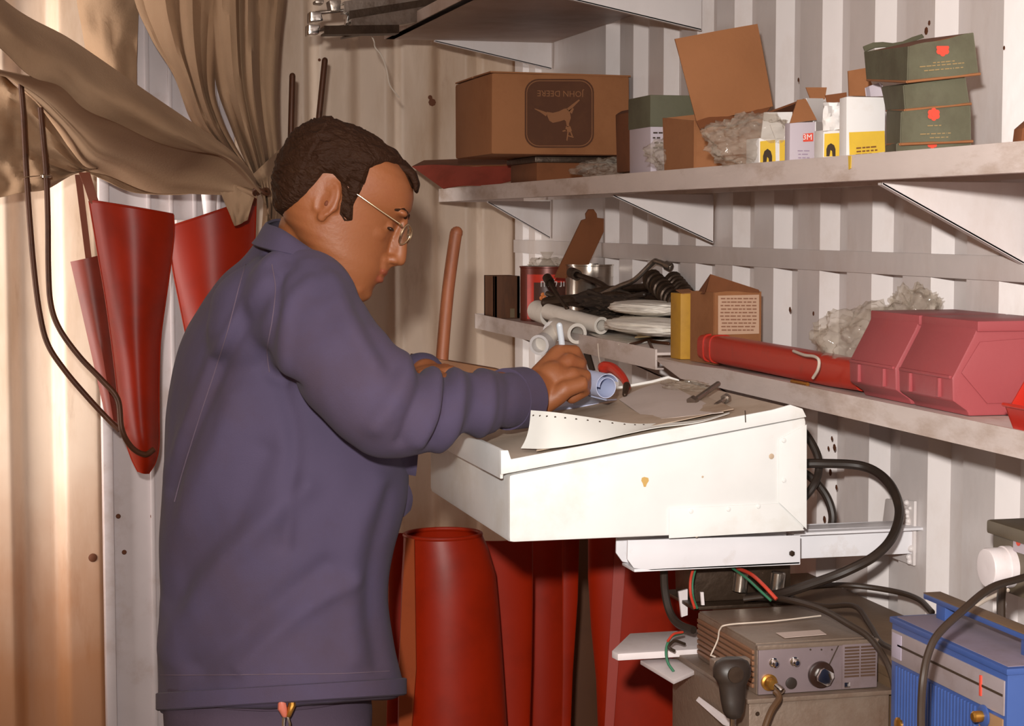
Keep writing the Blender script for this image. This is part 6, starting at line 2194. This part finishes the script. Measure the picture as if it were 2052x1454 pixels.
# folds, as ridges (+) and creases (-) along lines given on the man's own near side plane
def L2(pts):
    return [(q.x, q.z) for q in px_path([(x, y, 2.6) for x, y in pts], 4)]
FOLDS = [  # amplitude, width, line
    (.0035, .008, L2([(560, 500), (520, 540), (470, 640), (420, 760), (375, 880), (345, 990), (330, 1060)])),
    (-.004, .010, L2([(575, 520), (535, 560), (487, 650), (437, 770), (392, 890), (360, 1000)])),
    (.006, .020, L2([(470, 800), (440, 900), (400, 1000), (360, 1120), (330, 1250)])),
    (-.006, .022, L2([(520, 900), (470, 1020), (400, 1120), (350, 1230)])),
    (.007, .020, L2([(600, 960), (520, 1040), (430, 1160), (370, 1280), (340, 1350)])),
    (-.005, .018, L2([(640, 1120), (560, 1180), (470, 1270), (400, 1350)])),
    (.004, .014, L2([(700, 1150), (610, 1200), (540, 1260), (480, 1330)])),
    (-.005, .014, L2([(550, 750), (580, 860), (570, 980), (560, 1080)])),
    (.005, .020, L2([(740, 960), (700, 1060), (690, 1180), (700, 1300)])),
    (-.004, .016, L2([(770, 980), (745, 1080), (735, 1200), (750, 1320)])),
    (-.0045, .009, L2([(545, 540), (536, 600), (520, 680), (530, 740), (560, 760)])),
    (.0035, .010, L2([(600, 560), (560, 600), (545, 680), (552, 740)])),
    (.006, .013, L2([(830, 712), (815, 750), (800, 800), (776, 850)])),
    (-.006, .011, L2([(850, 722), (838, 760), (824, 800), (806, 850)])),
    (.005, .012, L2([(874, 736), (862, 780), (850, 830), (830, 872)])),
    (-.0045, .011, L2([(800, 712), (780, 750), (756, 800), (740, 850)])),
    (.005, .016, L2([(762, 700), (730, 760), (690, 820)])),
    (-.004, .013, L2([(910, 745), (900, 790), (884, 850)])),
    (.004, .012, L2([(940, 745), (934, 800), (925, 860)])),
    (-.003, .012, L2([(985, 748), (980, 800), (975, 850)])),
    (.005, .018, L2([(640, 560), (660, 640), (690, 700)])),
    (-.004, .018, L2([(690, 600), (700, 660), (730, 710)])),
]
def seg_d(px, pz, line):
    best = 1e9
    for i in range(len(line) - 1):
        x1, z1 = line[i]; x2, z2 = line[i + 1]
        ex, ez = x2 - x1, z2 - z1
        t_ = max(0, min(1, ((px - x1) * ex + (pz - z1) * ez) / (ex * ex + ez * ez + 1e-12)))
        dd = (px - x1 - ex * t_) ** 2 + (pz - z1 - ez * t_) ** 2
        if dd < best:
            best = dd
    return best
import numpy as np
nv = len(jm.vertices)
co = np.zeros(nv * 3); jm.vertices.foreach_get('co', co); co = co.reshape(-1, 3)
no = np.array([v.normal[:] for v in jm.vertices])
disp = np.zeros(nv)
for amp, wd, line in FOLDS:
    best = np.full(nv, 1e9)
    for i in range(len(line) - 1):
        x1, z1 = line[i]; x2, z2 = line[i + 1]
        ex, ez = x2 - x1, z2 - z1
        t_ = np.clip(((co[:, 0] - x1) * ex + (co[:, 2] - z1) * ez) / (ex * ex + ez * ez + 1e-12), 0, 1)
        dd = (co[:, 0] - x1 - ex * t_) ** 2 + (co[:, 2] - z1 - ez * t_) ** 2
        best = np.minimum(best, dd)
    near = np.clip((2.80 - co[:, 1]) / .12, 0, 1)
    disp += 1.5 * amp * np.exp(-best / (2 * (wd * .6) ** 2)) * near
for i in range(nv):
    x, y, z = co[i]
    disp[i] += .007 * noise.noise(V(x * 9 + z * 5, y * 9, z * 3.2 + 5)) + .0018 * noise.noise(V(x * 26, y * 26, z * 12))
co += no * disp[:, None]
jm.vertices.foreach_set('co', co.reshape(-1))
jm.update()
jacket = link('jacket', jm, m_jacket, person, 0)
jm.shade_smooth()
# pale stitched seams lying on the cloth
from mathutils.bvhtree import BVHTree
bvh = BVHTree.FromPolygons([v.co.copy() for v in jm.vertices], [tuple(p.vertices) for p in jm.polygons])
m_seam = mat('pale_seam_thread', (96, 80, 94), .9)
for pts in ([(492, 530), (478, 580), (460, 650), (432, 740), (404, 824), (380, 900), (362, 960), (350, 1005)],
            [(545, 530), (552, 580), (546, 640), (536, 700), (540, 745)],
            [(322, 1352), (420, 1352), (560, 1350), (680, 1349), (780, 1344)]):
    line = []
    for q in spline([V(x, y, 0) for x, y in pts], 8):
        hit = bvh.ray_cast(CP, ray(q.x, q.y).normalized())
        if hit[0] is not None:
            line.append(hit[0] + hit[1] * .0003)
    if len(line) > 3:
        m3 = MB(); m3.tube(line, .0008, 6); m3.build('seam', m_seam, jacket, 60)
# collar: turned-down band round the neck
g = []
CU = [Q(536, 449, 2.70), Q(566, 462, 2.625), Q(610, 492, 2.606), Q(655, 524, 2.600), Q(700, 562, 2.605)]
CL = [Q(506, 488, 2.70), Q(540, 500, 2.600), Q(590, 512, 2.575), Q(640, 536, 2.575), Q(688, 570, 2.585)]
CUb = [Q(560, 440, 2.80), Q(600, 452, 2.83), Q(650, 490, 2.80), Q(690, 540, 2.74)]
up = spline(CUb[::-1] + CU, 6); lo = spline([p + V(-.01, .025, -.03) for p in CUb[::-1]] + CL, 6)
rows = []
for v in (0, .12, .35, .6, .85, 1):
    rows.append([up[i].lerp(lo[i], v) + V(0, -.005 * sin(pi * v), .004 * sin(pi * min(1, v * 2))) for i in range(len(up))])
m3 = MB(); m3.sheet(rows, .0035); m3.build('collar', m_jacket, jacket, 60)
# hem band and cuff band
m3 = MB()
a_, b_ = Q(313, 1380, TY), Q(800, 1380, TY)
w = (b_.x - a_.x) / 2
al = YAW + radians(8.5); k_ = sqrt(cos(al) ** 2 + (1.3 * sin(al)) ** 2)
for_py = []
for py, ex in ((1352, .001), (1354, .0045), (1384, .0045), (1387, .0010)):
    a_, b_ = Q(314, py, TY), Q(800, py, TY)
    w = (b_.x - a_.x) / 2 + ex
    r_ = ringc((a_ + b_) / 2, w / k_, w / k_ * 1.32, YAW, 56)
    for p in r_:
        p.z = Q(1026, py - 8, p.y).z
    for_py.append(r_)
m3.loft(for_py, caps=False); m3.build('hem_band', m_jacket, jacket, 50)
m3 = MB()
d_ = (sl[-1] - sl[-3]).normalized()
m3.pipe(sl[-1] - d_ * .030, sl[-1] + d_ * .010, .0435, .0365, 36); m3.build('cuff', m_jacket, jacket, 40)
# small front edge lobes of the open jacket, below the forearm
m3 = MB()
m3.quad(Q(788, 918, 2.60), Q(838, 908, 2.62), Q(834, 950, 2.64), Q(800, 946, 2.62), .006, nu=6, nv=6, warp=lambda u, v: V(0, .01 * sin(3 * u), -.004 * sin(3 * v)))
m3.build('front_flap', m_jacket, jacket, 60)
m3 = MB()
m3.quad(Q(782, 960, 2.63), Q(812, 965, 2.64), Q(818, 1020, 2.66), Q(786, 1046, 2.65), .006, nu=6, nv=6, warp=lambda u, v: V(.006 * sin(3 * v), -.006 * sin(3 * u), 0))
m3.build('front_flap', m_jacket, jacket, 60)

# trousers: hips and two legs
mb = MB()
def ell_ring(c, a, b, yaw, n=40): return ringc(c, a, b, yaw, n)
hipc = (Q(320, 1392, TY) + Q(746, 1392, TY)) / 2
hw_ = (Q(746, 1392, TY).x - Q(322, 1392, TY).x) / 2 / .985
hw_ = hw_ / sqrt(cos(al) ** 2 + (1.15 * sin(al)) ** 2)
mb.loft([ell_ring(V(hipc.x, hipc.y, z_), hw_ * s_, hw_ * 1.15 * s_, YAW) for z_, s_ in ((.90, .80), (.86, .88), (.80, .98), (.72, .96), (.66, .80))])
side_v = V(-sin(YAW), cos(YAW), 0); fwd = V(cos(YAW), sin(YAW), 0)
feet = []
for sg in (-1, 1):
    top_ = V(hipc.x, hipc.y, .78) + side_v * (.085 * sg)
    kn = V(hipc.x, hipc.y, .46) + side_v * (.10 * sg) + fwd * (.02 + .02 * sg)
    an = V(hipc.x, hipc.y, .09) + side_v * (.115 * sg) + fwd * (-.03 + .05 * sg)
    mb.tube(spline([top_, kn, an], 8), [rad_at(i / 16, [.105, .085, .072, .066, .062]) for i in range(17)], 28)
    feet.append(an)
tm = remesh(mb, .008, 4, .5)
for v in tm.vertices:
    v.co += v.normal * (.004 * noise.noise(V(v.co.x * 12, v.co.y * 12, v.co.z * 5)))
trs = link('trousers', tm, m_trouser, person, 0); tm.shade_smooth()
m3 = MB()
m3.loft([ell_ring(V(hipc.x, hipc.y, z_), hw_ * s_ + .003, hw_ * 1.15 * s_ + .003, YAW) for z_, s_ in ((.828, .945), (.832, .955), (.862, .90), (.866, .89))], caps=False)
m3.build('waistband', m_trouser, trs, 40)
for an in feet:
    m3 = MB()
    m3.loft([[an + fwd * x + V(0, 0, z_ - an.z) + (fwd * (a__ * cos(t_)) + side_v * (b__ * sin(t_))) for t_ in [2 * pi * k / 24 for k in range(24)]] for x, z_, a__, b__ in
             ((.05, .0, .135, .048), (.05, .02, .137, .050), (.05, .035, .13, .048), (.03, .065, .10, .045), (.0, .09, .065, .045), (-.01, .15, .055, .048))])
    m3.build('boot', m_boot, person, 50)
# small tool clipped in the back pocket
t = thing('pocket_tool', 'small brass and pink handled tool clipped to the back of the man\'s trousers', 'tool', Q(577, 1420, 2.55))
m3 = MB(); m3.tube([Q(564, 1392, 2.545), Q(566, 1420, 2.54), Q(570, 1432, 2.54)], [.0045, .0065, .004], 10, round_=True); m3.build('pink_grip', mat('pink_handle', (200, 110, 90), .4), t)
m3 = MB(); m3.tube([Q(586, 1388, 2.545), Q(585, 1412, 2.54), Q(578, 1432, 2.54)], [.0035, .0055, .004], 10, round_=True); m3.build('brass_grip', m_brass, t)
for x in (568, 581):
    m3 = MB(); m3.tube([Q(572 + (x - 574) * .3, 1428, 2.54), Q(x, 1448, 2.538), Q(x, 1475, 2.538)], .0022, 8, round_=True); m3.build('prong', m_chrome, t)
m3 = MB(); m3.tube([Q(560, 1378, 2.545), Q(562, 1386, 2.54), Q(588, 1386, 2.54), Q(590, 1376, 2.545)], .0016, 8); m3.build('clip', m_gold, t)

# pen
t = thing('pen', 'pale blue white pen held upright in the writing hand', 'pen', Q(1122, 660, 2.64))
tip = dz(1168, 790, .012)
a_ = Q(1121, 652, 2.63); b_ = Q(1128, 704, 2.645)
d_ = (b_ - a_).normalized()
end = a_ + d_ * .125
m3 = MB(); m3.tube([a_, a_ + d_ * .110], .0046, 14, round_=True); m3.build('barrel', mat('pen_plastic', (206, 214, 222), .3), t)
m3 = MB(); m3.tube([a_ + d_ * .110, end], [.0042, .0012], 12); m3.build('tip', m_chrome, t)
